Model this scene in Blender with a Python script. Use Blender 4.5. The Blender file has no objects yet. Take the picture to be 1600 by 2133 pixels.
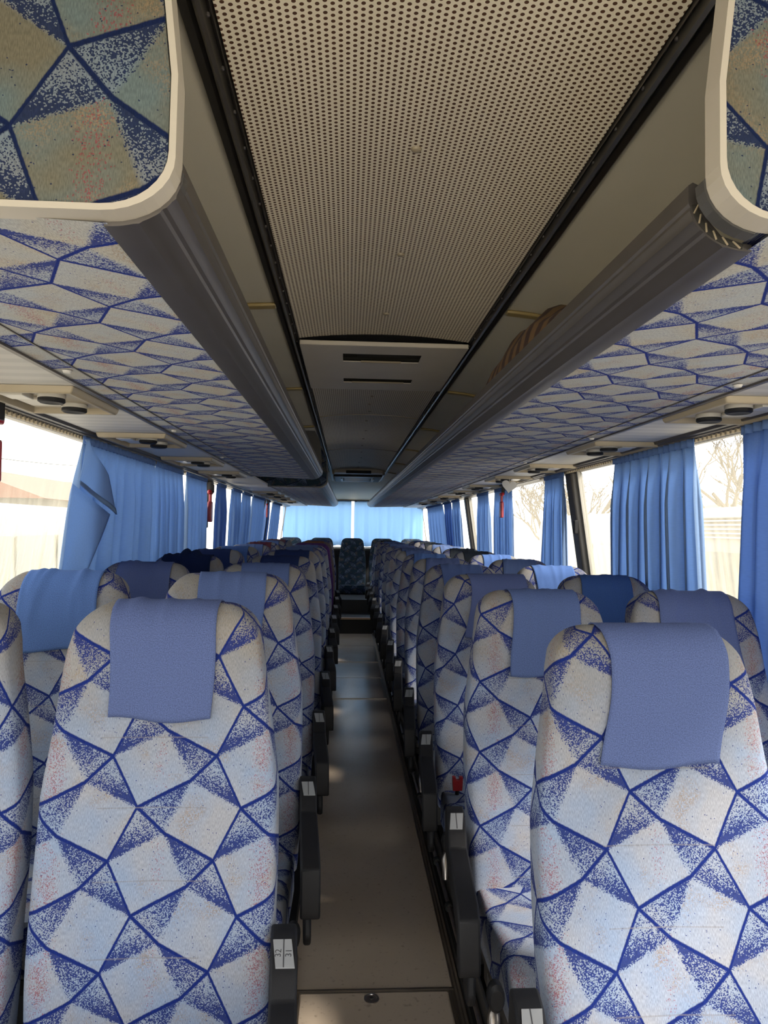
import bpy, bmesh, math, random
from mathutils import Vector, Matrix
random.seed(7)
SC = bpy.context.scene
COL = SC.collection
PI = math.pi
H = 1.5                      # eye height above the aisle floor
XC = 0.13                    # centre line of the coach

# ------------------------------------------------------------------ camera
F = 1450.0
def vnorm(v):
    return Vector(v).normalized()
yc = vnorm((-76 / F, 31.5 / F, 1.0))
a_ = -(yc[0] + .016 * yc[1]) / yc[2]
xc_ = vnorm((1.0, .016, a_))
zc_ = xc_.cross(yc)
if zc_[1] > 0:
    zc_ = -zc_
right = Vector((xc_[0], yc[0], zc_[0]))
down = Vector((xc_[1], yc[1], zc_[1]))
fwd = Vector((xc_[2], yc[2], zc_[2]))
cd = bpy.data.cameras.new('camera')
cam = bpy.data.objects.new('camera', cd)
COL.objects.link(cam)
m = Matrix((
    (right[0], -down[0], -fwd[0], 0.0),
    (right[1], -down[1], -fwd[1], 0.0),
    (right[2], -down[2], -fwd[2], H),
    (0, 0, 0, 1)))
cam.matrix_world = m
cd.sensor_fit = 'VERTICAL'
cd.sensor_height = 36.0
cd.lens = F * 36.0 / 2133.0
cd.clip_start = .02
cd.clip_end = 500
SC.camera = cam
SC.view_settings.view_transform = 'Standard'
SC.view_settings.look = 'None'
SC.view_settings.gamma = 1
SC.view_settings.use_curve_mapping = False
SC.view_settings.exposure = 1.1
cy = SC.cycles
cy.use_denoising = True
cy.max_bounces = 8
cy.diffuse_bounces = 6
cy.glossy_bounces = 2
cy.transmission_bounces = 3
cy.transparent_max_bounces = 8
cy.caustics_reflective = False
cy.caustics_refractive = False
cy.sample_clamp_indirect = 6.0
cy.use_adaptive_sampling = True
cy.adaptive_threshold = .02

# ------------------------------------------------------------------ materials
KD = .42                     # darkens cloth base colours to balance the raised exposure
def kd(c, k=KD):
    return tuple(x * k for x in c)

class NT:
    """tiny wrapper for building node trees"""
    def __init__(self, tree):
        self.t = tree
    def n(self, typ, **kw):
        nd = self.t.nodes.new(typ)
        for k, v in kw.items():
            setattr(nd, k, v)
        return nd
    def link(self, a, b):
        self.t.links.new(a, b)
    def put(self, sock, v):
        if isinstance(v, E):
            self.link(v.s, sock)
        elif isinstance(v, bpy.types.NodeSocket):
            self.link(v, sock)
        else:
            sock.default_value = v
    def math(self, op, *args, clamp=False):
        nd = self.n('ShaderNodeMath', operation=op, use_clamp=clamp)
        for i, a in enumerate(args):
            self.put(nd.inputs[i], a)
        return E(self, nd.outputs[0])

class E:
    def __init__(self, nt, s):
        self.nt = nt
        self.s = s
    def __add__(self, o): return self.nt.math('ADD', self, o)
    def __radd__(self, o): return self.nt.math('ADD', o, self)
    def __sub__(self, o): return self.nt.math('SUBTRACT', self, o)
    def __rsub__(self, o): return self.nt.math('SUBTRACT', o, self)
    def __mul__(self, o): return self.nt.math('MULTIPLY', self, o)
    def __rmul__(self, o): return self.nt.math('MULTIPLY', o, self)
    def __truediv__(self, o): return self.nt.math('DIVIDE', self, o)
    def frac(self): return self.nt.math('FRACT', self)
    def abs(self): return self.nt.math('ABSOLUTE', self)
    def lt(self, o): return self.nt.math('LESS_THAN', self, o)
    def gt(self, o): return self.nt.math('GREATER_THAN', self, o)
    def min(self, o): return self.nt.math('MINIMUM', self, o)
    def max(self, o): return self.nt.math('MAXIMUM', self, o)
    def step(self, w):            # 0..1 ramp over [-w, w]
        return self.nt.math('MULTIPLY_ADD', self, .5 / w, .5, clamp=True)
    def clamp(self): return self.nt.math('ADD', self, 0.0, clamp=True)

def new_mat(name):
    mt = bpy.data.materials.new(name)
    mt.use_nodes = True
    nt = NT(mt.node_tree)
    bs = mt.node_tree.nodes['Principled BSDF']
    return mt, nt, bs

def mixrgb(nt, f, a, b, mode='MIX'):
    nd = nt.n('ShaderNodeMix', data_type='RGBA', blend_type=mode)
    nt.put(nd.inputs[0], f)
    nt.put(nd.inputs[6], a if not isinstance(a, tuple) else (*a, 1))
    nt.put(nd.inputs[7], b if not isinstance(b, tuple) else (*b, 1))
    return nd.outputs[2]

def noise(nt, vec, scale, detail=2, out=0, rough=.5):
    nd = nt.n('ShaderNodeTexNoise')
    nd.inputs['Scale'].default_value = scale
    nd.inputs['Detail'].default_value = detail
    nd.inputs['Roughness'].default_value = rough
    if vec is not None:
        nt.put(nd.inputs['Vector'], vec)
    return E(nt, nd.outputs[out])

def ramp(nt, x, lo, hi):
    nd = nt.n('ShaderNodeMapRange')
    nd.clamp = True
    nt.put(nd.inputs[0], x)
    nd.inputs[1].default_value = lo
    nd.inputs[2].default_value = hi
    return E(nt, nd.outputs[0])

def simple(name, col, rough=.6, metal=0.0, var=.12, scale=6.0, bump=0.0, bscale=200.0, spec=.5):
    mt, nt, bs = new_mat(name)
    tc = nt.n('ShaderNodeTexCoord')
    nz = noise(nt, tc.outputs['Object'], scale, 3)
    lo = tuple(c * (1 - var) for c in col)
    hi = tuple(min(1, c * (1 + var)) for c in col)
    nt.link(mixrgb(nt, nz, lo, hi), bs.inputs['Base Color'])
    bs.inputs['Roughness'].default_value = rough
    bs.inputs['Metallic'].default_value = metal
    bs.inputs['Specular IOR Level'].default_value = spec
    if bump:
        nb = noise(nt, tc.outputs['Object'], bscale, 1)
        bp = nt.n('ShaderNodeBump')
        bp.inputs['Strength'].default_value = bump
        bp.inputs['Distance'].default_value = .002
        nt.link(nb.s, bp.inputs['Height'])
        nt.link(bp.outputs[0], bs.inputs['Normal'])
    return mt

def fabric(name, light=(.46, .58, .82), warm=(.60, .62, .70), navy=(.015, .036, .26), seams=False, wear_and_light=0.0, red=1.0, dim=1.0):
    """printed moquette: a net of bent quadrilaterals, each split into a pale face and two stippled faces"""
    mt, nt, bs = new_mat(name)
    uvn = nt.n('ShaderNodeUVMap', uv_map='UVMap')
    at = nt.n('ShaderNodeAttribute', attribute_type='OBJECT', attribute_name='weave')
    sep = nt.n('ShaderNodeSeparateXYZ')
    nt.link(at.outputs['Vector'], sep.inputs[0])
    add = nt.n('ShaderNodeVectorMath', operation='ADD')
    comb = nt.n('ShaderNodeCombineXYZ')
    nt.link(sep.outputs[0], comb.inputs[0])
    nt.link(sep.outputs[1], comb.inputs[1])
    nt.link(uvn.outputs[0], add.inputs[0])
    nt.link(comb.outputs[0], add.inputs[1])
    rot = nt.n('ShaderNodeVectorRotate', rotation_type='Z_AXIS')
    nt.link(add.outputs[0], rot.inputs['Vector'])
    nt.link(sep.outputs[2], rot.inputs['Angle'])
    P = rot.outputs[0]
    sp = nt.n('ShaderNodeSeparateXYZ')
    nt.link(P, sp.inputs[0])
    W = .203
    x = E(nt, sp.outputs[0]) * (1 / W)
    ty = E(nt, sp.outputs[1]) * (-1 / (W * .97))
    t = ty.frac()
    tri = 1.0 - (t * 2.0 - 1.0).abs()
    s = (x + tri * .25).frac()
    L1 = (s * .633).min(s * .413 + .087)
    L2 = (1.0 - s * .406).min(1.158 - s * .658)
    d0 = s.min(1.0 - s) * .9
    d1 = (t - L1).abs() * .8
    d2 = (t - L2).abs() * .8
    dl = d0.min(d1).min(d2)
    low = (t - L1).step(.004)
    upp = (L2 - t).step(.004)
    inP = low * upp
    inQ = 1.0 - inP
    sf = .028
    # face P
    a1 = (.5 - s * .633) - t
    m2 = ((t - .25) * .964 + .395).min(.636)
    b2 = s - m2
    tri1 = a1.step(sf) * (.395 - s).step(.04) * inP
    g1 = ((1.0 - a1 * 3.6) * (1.25 - s * 2.4)).clamp()
    tri2 = b2.step(sf) * inP
    g2 = ((1.0 - b2 * 2.6) * (1.0 - (t - L1) * 3.0)).clamp()
    # face Q
    b3 = (s - .6275) * .684 + .745 - t
    tri3 = b3.step(sf) * upp.lt(.5) * (s - .6).step(.03)
    g3 = ((1.0 - b3 * 3.6) * (s * 2.2 - 1.0)).clamp()
    tq = t + t.lt(.5)
    r4 = (.6275 - (tq - .745) * .955).max(.39) - s
    tri4 = r4.step(sf) * inQ
    g4 = ((1.0 - r4 * 2.6) * (1.0 - (tq - .745) * 2.2)).clamp()
    stip = (tri1 + tri2 + tri3 + tri4).clamp()
    gg = (tri1 * g1 + tri2 * g2 + tri3 * g3 + tri4 * g4).clamp()
    dens = stip * .22 + gg * .90 + .004
    vo = nt.n('ShaderNodeTexVoronoi', voronoi_dimensions='2D')
    vo.inputs['Scale'].default_value = 640.0
    nt.link(P, vo.inputs['Vector'])
    sc = nt.n('ShaderNodeSeparateColor')
    nt.link(vo.outputs['Color'], sc.inputs[0])
    dot = E(nt, sc.outputs[0]).lt(dens)
    lnz = noise(nt, P, 160.0, 1)
    line = ((.0125 - dl) + (lnz - .5) * .008).step(.0035)
    navy_f = (dot * .92).max(line)
    # ground colour
    big = noise(nt, P, 9.0, 2)
    gcol = mixrgb(nt, ramp(nt, big, .35, .65), light, warm)
    # ochre bloom in the middle of pale faces
    cx_ = (x * .5).frac()
    pale = (1.0 - stip)
    och = ramp(nt, noise(nt, P, 14.0, 2), .52, .68) * pale * E(nt, sc.outputs[2]).lt(.45)
    gcol = mixrgb(nt, stip * .38, gcol, (.38, .50, .72))
    gcol = mixrgb(nt, och * .58, gcol, (.50, .34, .20))
    # red flecks in vertical strips
    band = (1.0 - ((cx_ - .605).abs() * 15.0)).clamp()
    band2 = (1.0 - ((cx_ - .11).abs() * 26.0)).clamp() * .35
    redd = band.max(band2) * pale * ramp(nt, big, .34, .52) * (.38 * red)
    rd = E(nt, sc.outputs[1]).lt(redd)
    gcol = mixrgb(nt, rd * .65, gcol, (.44, .06, .10))
    if wear_and_light:
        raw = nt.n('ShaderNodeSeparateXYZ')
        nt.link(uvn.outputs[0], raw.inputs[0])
        ws = ramp(nt, E(nt, raw.outputs[1]) + (noise(nt, uvn.outputs[0], 7.0, 3) - .5) * .35, 1.0, 1.36) * wear_and_light
        gcol = mixrgb(nt, ws, gcol, (.40, .345, .25))  # beige wear plus warm light, both tinted into the upper back
    ncol = mixrgb(nt, lnz, tuple(c * .8 for c in navy), tuple(c * 1.35 for c in navy))
    col = mixrgb(nt, navy_f, gcol, ncol)
    col = mixrgb(nt, 1.0, col, (dim * KD, dim * KD, dim * KD), 'MULTIPLY')
    bh = lnz
    if seams:
        raw2 = nt.n('ShaderNodeSeparateXYZ')
        nt.link(uvn.outputs[0], raw2.inputs[0])
        v = E(nt, raw2.outputs[1])
        u = E(nt, raw2.outputs[0])
        q = ((v - .06) * (1 / .135)).frac()
        sm = (q - .5).abs().lt(.010) * v.lt(1.10) * (u + .01).abs().lt(.105)
        col = mixrgb(nt, sm * .45, col, (.16, .15, .16))
    # fine ribs of the pile
    mpr = nt.n('ShaderNodeMapping')
    mpr.inputs['Scale'].default_value = (820, 150, 1)
    nt.link(uvn.outputs[0], mpr.inputs['Vector'])
    rib = noise(nt, mpr.outputs[0], 1.0, 1)
    col = mixrgb(nt, ramp(nt, rib, .35, .65), mixrgb(nt, 1.0, col, (.82, .82, .83), 'MULTIPLY'), mixrgb(nt, 1.0, col, (1.13, 1.13, 1.13), 'MULTIPLY'))
    bh = rib
    nt.link(col, bs.inputs['Base Color'])
    bs.inputs['Roughness'].default_value = .95
    bs.inputs['Specular IOR Level'].default_value = .12
    bp = nt.n('ShaderNodeBump')
    bp.inputs['Strength'].default_value = .18
    bp.inputs['Distance'].default_value = .0015
    nt.link(bh.s, bp.inputs['Height'])
    nt.link(bp.outputs[0], bs.inputs['Normal'])
    return mt

def cloth(name, col, fade=None, weave=500.0):
    col = kd(col)
    fade = kd(fade) if fade else None
    mt, nt, bs = new_mat(name)
    uvn = nt.n('ShaderNodeUVMap', uv_map='UVMap')
    n1 = noise(nt, uvn.outputs[0], weave, 1)
    n2 = noise(nt, uvn.outputs[0], 8.0, 2)
    c = mixrgb(nt, ramp(nt, n1, .3, .7), tuple(k * .72 for k in col), tuple(min(1, k * 1.28) for k in col))
    f = fade or tuple(k * .9 + .02 for k in col)
    c = mixrgb(nt, ramp(nt, n2, .3, .75), c, f, 'MIX') if fade else c
    nt.link(c, bs.inputs['Base Color'])
    bs.inputs['Roughness'].default_value = .95
    bs.inputs['Specular IOR Level'].default_value = .1
    bp = nt.n('ShaderNodeBump')
    bp.inputs['Strength'].default_value = .2
    bp.inputs['Distance'].default_value = .001
    nt.link(n1.s, bp.inputs['Height'])
    nt.link(bp.outputs[0], bs.inputs['Normal'])
    return mt

def curtain_mat(name, col, trans=.45, tcol=None):
    col = kd(col, .95)
    tcol = kd(tcol, 1.0) if tcol else None
    mt, nt, bs = new_mat(name)
    out = mt.node_tree.nodes['Material Output']
    uvn = nt.n('ShaderNodeUVMap', uv_map='UVMap')
    mp = nt.n('ShaderNodeMapping')
    mp.inputs['Scale'].default_value = (90, 420, 1)
    nt.link(uvn.outputs[0], mp.inputs['Vector'])
    n1 = noise(nt, mp.outputs[0], 1.0, 2)
    c = mixrgb(nt, n1, tuple(k * .82 for k in col), tuple(min(1, k * 1.18) for k in col))
    nt.link(c, bs.inputs['Base Color'])
    bs.inputs['Roughness'].default_value = .9
    bs.inputs['Specular IOR Level'].default_value = .15
    tr = nt.n('ShaderNodeBsdfTranslucent')
    tc = tcol or tuple(min(1, k * 1.25) for k in col)
    nt.link(mixrgb(nt, n1, tuple(k * .85 for k in tc), tc), tr.inputs['Color'])
    mx = nt.n('ShaderNodeMixShader')
    mx.inputs[0].default_value = trans
    nt.link(bs.outputs[0], mx.inputs[1])
    nt.link(tr.outputs[0], mx.inputs[2])
    nt.link(mx.outputs[0], out.inputs[0])
    return mt

def pane_mat(name, haze=.13, streak=.35):
    mt, nt, bs = new_mat(name)
    out = mt.node_tree.nodes['Material Output']
    tc = nt.n('ShaderNodeTexCoord')
    mp = nt.n('ShaderNodeMapping')
    mp.inputs['Scale'].default_value = (1, 14, 1.1)
    nt.link(tc.outputs['Object'], mp.inputs['Vector'])
    n1 = noise(nt, mp.outputs[0], 2.2, 5, rough=.65)
    mp2 = nt.n('ShaderNodeMapping')
    mp2.inputs['Scale'].default_value = (1, 60, 16)
    nt.link(tc.outputs['Object'], mp2.inputs['Vector'])
    n2 = noise(nt, mp2.outputs[0], 1.0, 3)
    sx = nt.n('ShaderNodeSeparateXYZ')
    nt.link(tc.outputs['Object'], sx.inputs[0])
    low = ramp(nt, E(nt, sx.outputs[2]), 1.72, 1.25)
    f = ((ramp(nt, n1, .42, .66) * .7 + ramp(nt, n2, .5, .75) * .3) * low * streak + haze).clamp()
    trp = nt.n('ShaderNodeBsdfTransparent')
    trl = nt.n('ShaderNodeBsdfTranslucent')
    trl.inputs['Color'].default_value = (.46, .42, .33, 1)
    mx = nt.n('ShaderNodeMixShader')
    nt.link(f.s, mx.inputs[0])
    nt.link(trp.outputs[0], mx.inputs[1])
    nt.link(trl.outputs[0], mx.inputs[2])
    nt.link(mx.outputs[0], out.inputs[0])
    return mt

def perforated(name):
    mt, nt, bs = new_mat(name)
    tc = nt.n('ShaderNodeTexCoord')
    sx = nt.n('ShaderNodeSeparateXYZ')
    nt.link(tc.outputs['Object'], sx.inputs[0])
    px, py = .0218, .0116
    def grid(ox, oy):
        a = ((E(nt, sx.outputs[0]) * (1 / px) + ox).frac() - .5) * px
        b = ((E(nt, sx.outputs[1]) * (1 / py) + oy).frac() - .5) * py
        return a * a + b * b
    d = grid(0, 0).min(grid(.5, .5))
    hole = (d - .0033 ** 2).lt(0)
    nz = noise(nt, tc.outputs['Object'], 3.0, 3)
    c = mixrgb(nt, nz, (.66, .59, .45), (.76, .69, .54))
    c = mixrgb(nt, hole, c, (.075, .032, .014))
    nt.link(c, bs.inputs['Base Color'])
    bs.inputs['Roughness'].default_value = .6
    bp = nt.n('ShaderNodeBump')
    bp.inputs['Strength'].default_value = .5
    bp.inputs['Distance'].default_value = .002
    nt.link((1.0 - hole).s, bp.inputs['Height'])
    nt.link(bp.outputs[0], bs.inputs['Normal'])
    return mt

def striped(name, a, b, period, axis=1, rough=.5):
    mt, nt, bs = new_mat(name)
    tc = nt.n('ShaderNodeTexCoord')
    sx = nt.n('ShaderNodeSeparateXYZ')
    nt.link(tc.outputs['Object'], sx.inputs[0])
    w = ((E(nt, sx.outputs[axis]) * (1 / period)).frac() - .5).abs()
    f = (w - .25).step(.05)
    nz = noise(nt, tc.outputs['Object'], 5.0, 3)
    c = mixrgb(nt, f, a, b)
    c = mixrgb(nt, nz * .25, c, tuple(k * .8 for k in a))
    nt.link(c, bs.inputs['Base Color'])
    bs.inputs['Roughness'].default_value = rough
    return mt

def floor_mat(name):
    mt, nt, bs = new_mat(name)
    tc = nt.n('ShaderNodeTexCoord')
    n1 = noise(nt, tc.outputs['Object'], 2.5, 4)
    n2 = noise(nt, tc.outputs['Object'], 60.0, 2)
    c = mixrgb(nt, n1, (.46, .37, .285), (.62, .51, .40))
    c = mixrgb(nt, ramp(nt, n2, .62, .75) * .4, c, (.16, .13, .10))
    nt.link(c, bs.inputs['Base Color'])
    r = n1 * .14 + .17
    nt.link(r.s, bs.inputs['Roughness'])
    bs.inputs['Specular IOR Level'].default_value = .8
    bs.inputs['Specular Tint'].default_value = (1.0, .80, .58, 1)
    return mt

M = {}
M['fabric'] = fabric('moquette', seams=True, wear_and_light=.75)
M['fabric_plain'] = fabric('cushion_moquette')
M['fabric_rack'] = fabric('rack_moquette', light=(.56, .60, .64), warm=(.62, .59, .52), dim=1.5)
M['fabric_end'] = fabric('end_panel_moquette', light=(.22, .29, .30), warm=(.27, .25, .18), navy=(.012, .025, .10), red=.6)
M['fabric_shaded'] = fabric('shaded_moquette', light=(.035, .07, .105), warm=(.03, .055, .08), navy=(.008, .015, .05), red=0)  # moquette darkened in colour to stand for unlit bench and rack end
M['fabric_purple'] = simple('purple_moquette', (0.055, 0.0225, 0.095), .95, var=.4, scale=60, spec=.1)
M['fabric_brown'] = simple('brown_moquette', (0.1, 0.08, 0.08), .95, var=.35, scale=50, spec=.1)
M['maroon'] = cloth('maroon_cloth', (.20, .05, .09), (.30, .12, .12), 120)
M['pink'] = cloth('pink_cloth', (.42, .20, .22), (.36, .12, .16), 120)
M['orange'] = cloth('rust_cloth', (.36, .17, .10))
CC = {
    'periwinkle': ((.165, .225, .49), 'periwinkle blue'),
    'slate': ((.165, .245, .54), 'slate blue'),
    'lavender': ((.175, .23, .50), 'greyed lavender blue'),
    'azure': ((.15, .28, .68), 'bright azure blue'),
    'royal': ((.075, .165, .46), 'deep royal blue'),
    'navy': ((.018, .035, .11), 'dark navy'),
    'ink': ((.035, .06, .19), 'ink blue'),
    'denim': ((.15, .22, .46), 'dull denim blue'),
    'sky': ((.20, .30, .60), 'pale sky blue'),
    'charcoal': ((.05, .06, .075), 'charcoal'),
}
for k, (c, _) in CC.items():
    M['cover_' + k] = cloth('cover_' + k, c)
M['plastic'] = simple('black_plastic', (.0062, .0062, .0078), .6, var=.25, scale=30, bump=.15, bscale=900, spec=.3)
M['plastic_grey'] = simple('dark_grey_plastic', (.05, .048, .046), .5, var=.2, scale=12)
M['shell'] = simple('seat_shell', (0.03, 0.033, 0.042), .7)
M['plate'] = simple('number_plate', (0.21, 0.215, 0.225), .5, var=.06)
M['ink'] = simple('plate_print', (.03, .03, .035), .6)
M['red'] = simple('red_plastic', (0.33, 0.012, 0.018), .4)
M['red_dark'] = simple('red_enamel', (0.3, 0.03, 0.036), .35)
M['steel'] = simple('worn_steel', (.45, .40, .36), .35, 1.0, var=.25, scale=40)
M['alu'] = simple('grey_aluminium', (.135, .122, .113), .42, .75, var=.15, scale=9)
M['alu_dark'] = simple('dark_bronze_rail', (.12, .11, .095), .32, .8, var=.2, scale=12)
M['rubber'] = simple('black_rubber', (.018, .018, .016), .7)
M['cream'] = simple('cream_plastic', (0.3, 0.25, 0.17), .45, var=.08, scale=4)
M['cream_edge'] = simple('cream_edging', (0.407, 0.374, 0.319), .4, var=.06)
M['liner'] = simple('beige_ceiling_liner', (.62, .56, .43), .65, var=.08, scale=3, bump=.1, bscale=700)
M['gold'] = simple('ochre_joint_strip', (0.375, 0.2775, 0.1125), .35, var=.12)
M['hatch'] = simple('grey_beige_hatch', (.56, .51, .43), .5, var=.08)
M['void'] = simple('dark_recess', (.02, .018, .014), .8)
M['perf'] = perforated('perforated_ceiling')
M['vent_panel'] = striped('striped_service_panel', (.50, .485, .455), (.42, .41, .39), .075, 1)
M['wall'] = simple('grey_wall_lining', (0.15, 0.155, 0.165), .8, var=.1)
M['frame'] = simple('window_rubber_frame', (.06, .055, .05), .55)
M['frame_light'] = simple('cream_pillar_trim', (0.3, 0.285, 0.25), .5)
M['floor'] = floor_mat('brown_vinyl')
M['podium'] = simple('black_podium', (.010, .0095, .009), .6)
M['trim'] = simple('aluminium_strip', (.34, .29, .24), .35, .9, var=.2, scale=25)
M['curtain'] = curtain_mat('blue_curtain', (.26, .38, .58), .54, (.36, .51, .78))
M['curtain_dark'] = curtain_mat('dark_blue_curtain', (.17, .28, .54), .42, (.24, .38, .70))
M['curtain_rear'] = curtain_mat('rear_curtain', (.34, .53, .80), .78, (.54, .74, .98))
M['pane'] = pane_mat('dusty_glass')
M['pane_dirty'] = pane_mat('streaked_glass', .14, 1.0)
M['blanket'] = striped('brown_striped_blanket', (.036, .014, .010), (.15, .085, .032), .085, 1, .95)
M['white'] = simple('white_paper', (0.48, 0.468, 0.444), .7)
M['steel_dark'] = simple('dark_frame_steel', (.025, .024, .024), .5, .3)
M['clear'] = simple('frosted_lens', (.42, .40, .36), .3)
M['tan'] = simple('tan_step_edge', (.42, .27, .15), .5)
M['bus_out'] = simple('cream_coachwork', (0.22, 0.2035, 0.176), .35)
M['bus_glass'] = simple('grey_coach_glass', (0.1, 0.105, 0.1), .2)
M['roof_tile'] = simple('rust_roof', (.15, .062, .036), .8, var=.2)
M['render'] = simple('pale_render', (0.198, 0.1815, 0.154), .9, var=.1, scale=2)
M['bark'] = simple('grey_bark', (0.08, 0.065, 0.05), .9)
M['ground'] = simple('pale_yard', (.56, .50, .41), .9, var=.15, scale=.6)
M['outer'] = simple('outer_skin', (.45, .44, .42), .5)

# ------------------------------------------------------------------ mesh helpers
class MB:
    def __init__(self):
        self.v, self.f, self.uv = [], [], []
    def vert(self, p):
        self.v.append(tuple(p))
        return len(self.v) - 1
    def face(self, ids, uv=None):
        self.f.append(list(ids))
        self.uv.append(uv)
    def box(self, x0, x1, y0, y1, z0, z1):
        b = len(self.v)
        for z in (z0, z1):
            for (x, y) in ((x0, y0), (x1, y0), (x1, y1), (x0, y1)):
                self.vert((x, y, z))
        for q in ((3, 2, 1, 0), (4, 5, 6, 7), (0, 1, 5, 4), (1, 2, 6, 5), (2, 3, 7, 6), (3, 0, 4, 7)):
            self.face([b + i for i in q])
        return self
    def prism(self, pts, d0, d1, axis='y'):
        """closed polygon pts (two coords) extruded along axis from d0 to d1"""
        def P(a, b, d):
            return {'y': (a, d, b), 'x': (d, a, b), 'z': (a, b, d)}[axis]
        n = len(pts)
        b = len(self.v)
        for d in (d0, d1):
            for (p, q) in pts:
                self.vert(P(p, q, d))
        for i in range(n):
            j = (i + 1) % n
            self.face((b + i, b + j, b + n + j, b + n + i))
        self.face(list(range(b + n - 1, b - 1, -1)))
        self.face(list(range(b + n, b + 2 * n)))
        return self
    def grid(self, fn, nu, nv, uvfn=None):
        b = len(self.v)
        uvs = []
        for j in range(nv + 1):
            for i in range(nu + 1):
                u, v = i / nu, j / nv
                self.vert(fn(u, v))
                uvs.append(uvfn(u, v) if uvfn else (u, v))
        for j in range(nv):
            for i in range(nu):
                q = [j * (nu + 1) + i, j * (nu + 1) + i + 1, (j + 1) * (nu + 1) + i + 1, (j + 1) * (nu + 1) + i]
                self.face([b + k for k in q], [uvs[k] for k in q])
        return self
    def tube(self, pts, r, n=8, caps=True):
        pts = [Vector(p) for p in pts]
        rs = r if isinstance(r, (list, tuple)) else [r] * len(pts)
        rings = []
        up = Vector((0, 0, 1))
        for i, p in enumerate(pts):
            d = (pts[min(i + 1, len(pts) - 1)] - pts[max(i - 1, 0)]).normalized()
            ref = up if abs(d.dot(up)) < .95 else Vector((1, 0, 0))
            a = d.cross(ref).normalized()
            c = a.cross(d)
            rings.append([self.vert(p + (a * math.cos(2 * PI * k / n) + c * math.sin(2 * PI * k / n)) * rs[i]) for k in range(n)])
        for i in range(len(rings) - 1):
            for k in range(n):
                l = (k + 1) % n
                self.face((rings[i][k], rings[i + 1][k], rings[i + 1][l], rings[i][l]))
        if caps:
            self.face(rings[0])
            self.face(rings[-1][::-1])
        return self
    def lathe(self, prof, c, axis='z', n=20, sx=1.0, sy=1.0):
        """prof: (radius, height) list; c centre"""
        c = Vector(c)
        rings = []
        for (r, h) in prof:
            ring = []
            for k in range(n):
                a = 2 * PI * k / n
                u, w = r * math.cos(a) * sx, r * math.sin(a) * sy
                p = {'z': (u, w, h), 'y': (u, h, w), 'x': (h, u, w)}[axis]
                ring.append(self.vert(c + Vector(p)))
            rings.append(ring)
        for i in range(len(rings) - 1):
            for k in range(n):
                l = (k + 1) % n
                self.face((rings[i][k], rings[i][l], rings[i + 1][l], rings[i + 1][k]))
        self.face(rings[0][::-1])
        self.face(rings[-1])
        return self
    def mesh(self, name, mat=None, smooth=False, sharp=40, recalc=True):
        me = bpy.data.meshes.new(name)
        me.from_pydata(self.v, [], self.f)
        ul = me.uv_layers.new(name='UVMap')
        for p, uv in zip(me.polygons, self.uv):
            for k, li in enumerate(p.loop_indices):
                if uv:
                    ul.data[li].uv = uv[k]
                else:
                    co = me.vertices[me.loops[li].vertex_index].co
                    n = p.normal
                    ax = max(range(3), key=lambda q: abs(n[q]))
                    ul.data[li].uv = ((co.y, co.z), (co.x, co.z), (co.x, co.y))[ax]
        if recalc:
            bm = bmesh.new()
            bm.from_mesh(me)
            bmesh.ops.recalc_face_normals(bm, faces=bm.faces)
            bm.to_mesh(me)
            bm.free()
        if smooth:
            me.shade_smooth()
            me.set_sharp_from_angle(angle=math.radians(sharp))
        if mat is not None:
            me.materials.append(mat)
        me.update()
        return me

def link(name, me, parent=None, loc=None, bevel=0, seg=2):
    o = bpy.data.objects.new(name, me)
    COL.objects.link(o)
    if parent is not None:
        o.parent = parent
    if loc is not None:
        o.location = loc
    if bevel:
        b = o.modifiers.new('edge', 'BEVEL')
        b.width = bevel
        b.segments = seg
        b.limit_method = 'ANGLE'
        b.angle_limit = math.radians(35)
        b.harden_normals = False
    return o

def obj(name, mb, mat, parent=None, loc=None, bevel=0, seg=2, smooth=None, sharp=40):
    me = mb.mesh(name, mat, bool(bevel) if smooth is None else smooth, sharp)
    return link(name, me, parent, loc, bevel, seg)

def tag(o, label, cat, group=None):
    o['label'] = label
    o['category'] = cat
    if group:
        o['group'] = group
    return o

def struct(name, mb, mat, label, cat='structure', **kw):
    o = obj(name, mb, mat, **kw)
    o['kind'] = 'structure'
    o['label'] = label
    o['category'] = cat
    return o

def thing(name, label, cat, loc=(0, 0, 0), group=None):
    o = bpy.data.objects.new(name, None)
    o.empty_display_size = .1
    COL.objects.link(o)
    o.location = loc
    return tag(o, label, cat, group)

def smoothstep(a, b, x):
    t = max(0.0, min(1.0, (x - a) / (b - a)))
    return t * t * (3 - 2 * t)

ORD = ['zeroth', 'first', 'second', 'third', 'fourth', 'fifth', 'sixth', 'seventh', 'eighth', 'ninth', 'tenth',
       'eleventh', 'twelfth', 'thirteenth', 'fourteenth']

# ------------------------------------------------------------------ setting: floor, walls, ceiling
Y0, Y1 = -1.0, 12.35        # front and rear ends of the part that is built
LW_T, LW_B = -1.085, -1.235 # window plane of the left wall at z=1.84 and z=.80
RW_T, RW_B = 1.315, 1.465

struct('floor', MB().box(-.165, .365, Y0, 9.85, -.06, 0), M['floor'], 'brown vinyl aisle floor between the seat rows', 'floor')
struct('floor.001', MB().box(-1.30, -.166, Y0, 11.2, -.06, .05), M['podium'], 'dark raised floor under the left seats', 'floor')
struct('floor.002', MB().box(.392, 1.52, Y0, 11.2, -.06, .05), M['podium'], 'dark raised floor under the right seats', 'floor')
mb = MB()
mb.prism([(.3655, -.05), (.3915, -.05), (.3915, .018), (.386, .022), (.381, .012), (.376, .012), (.371, .004), (.3655, .004)], Y0, 9.85)
struct('trim_1', mb, M['trim'], 'ribbed aluminium edging along the right side of the aisle', 'trim')

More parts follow.
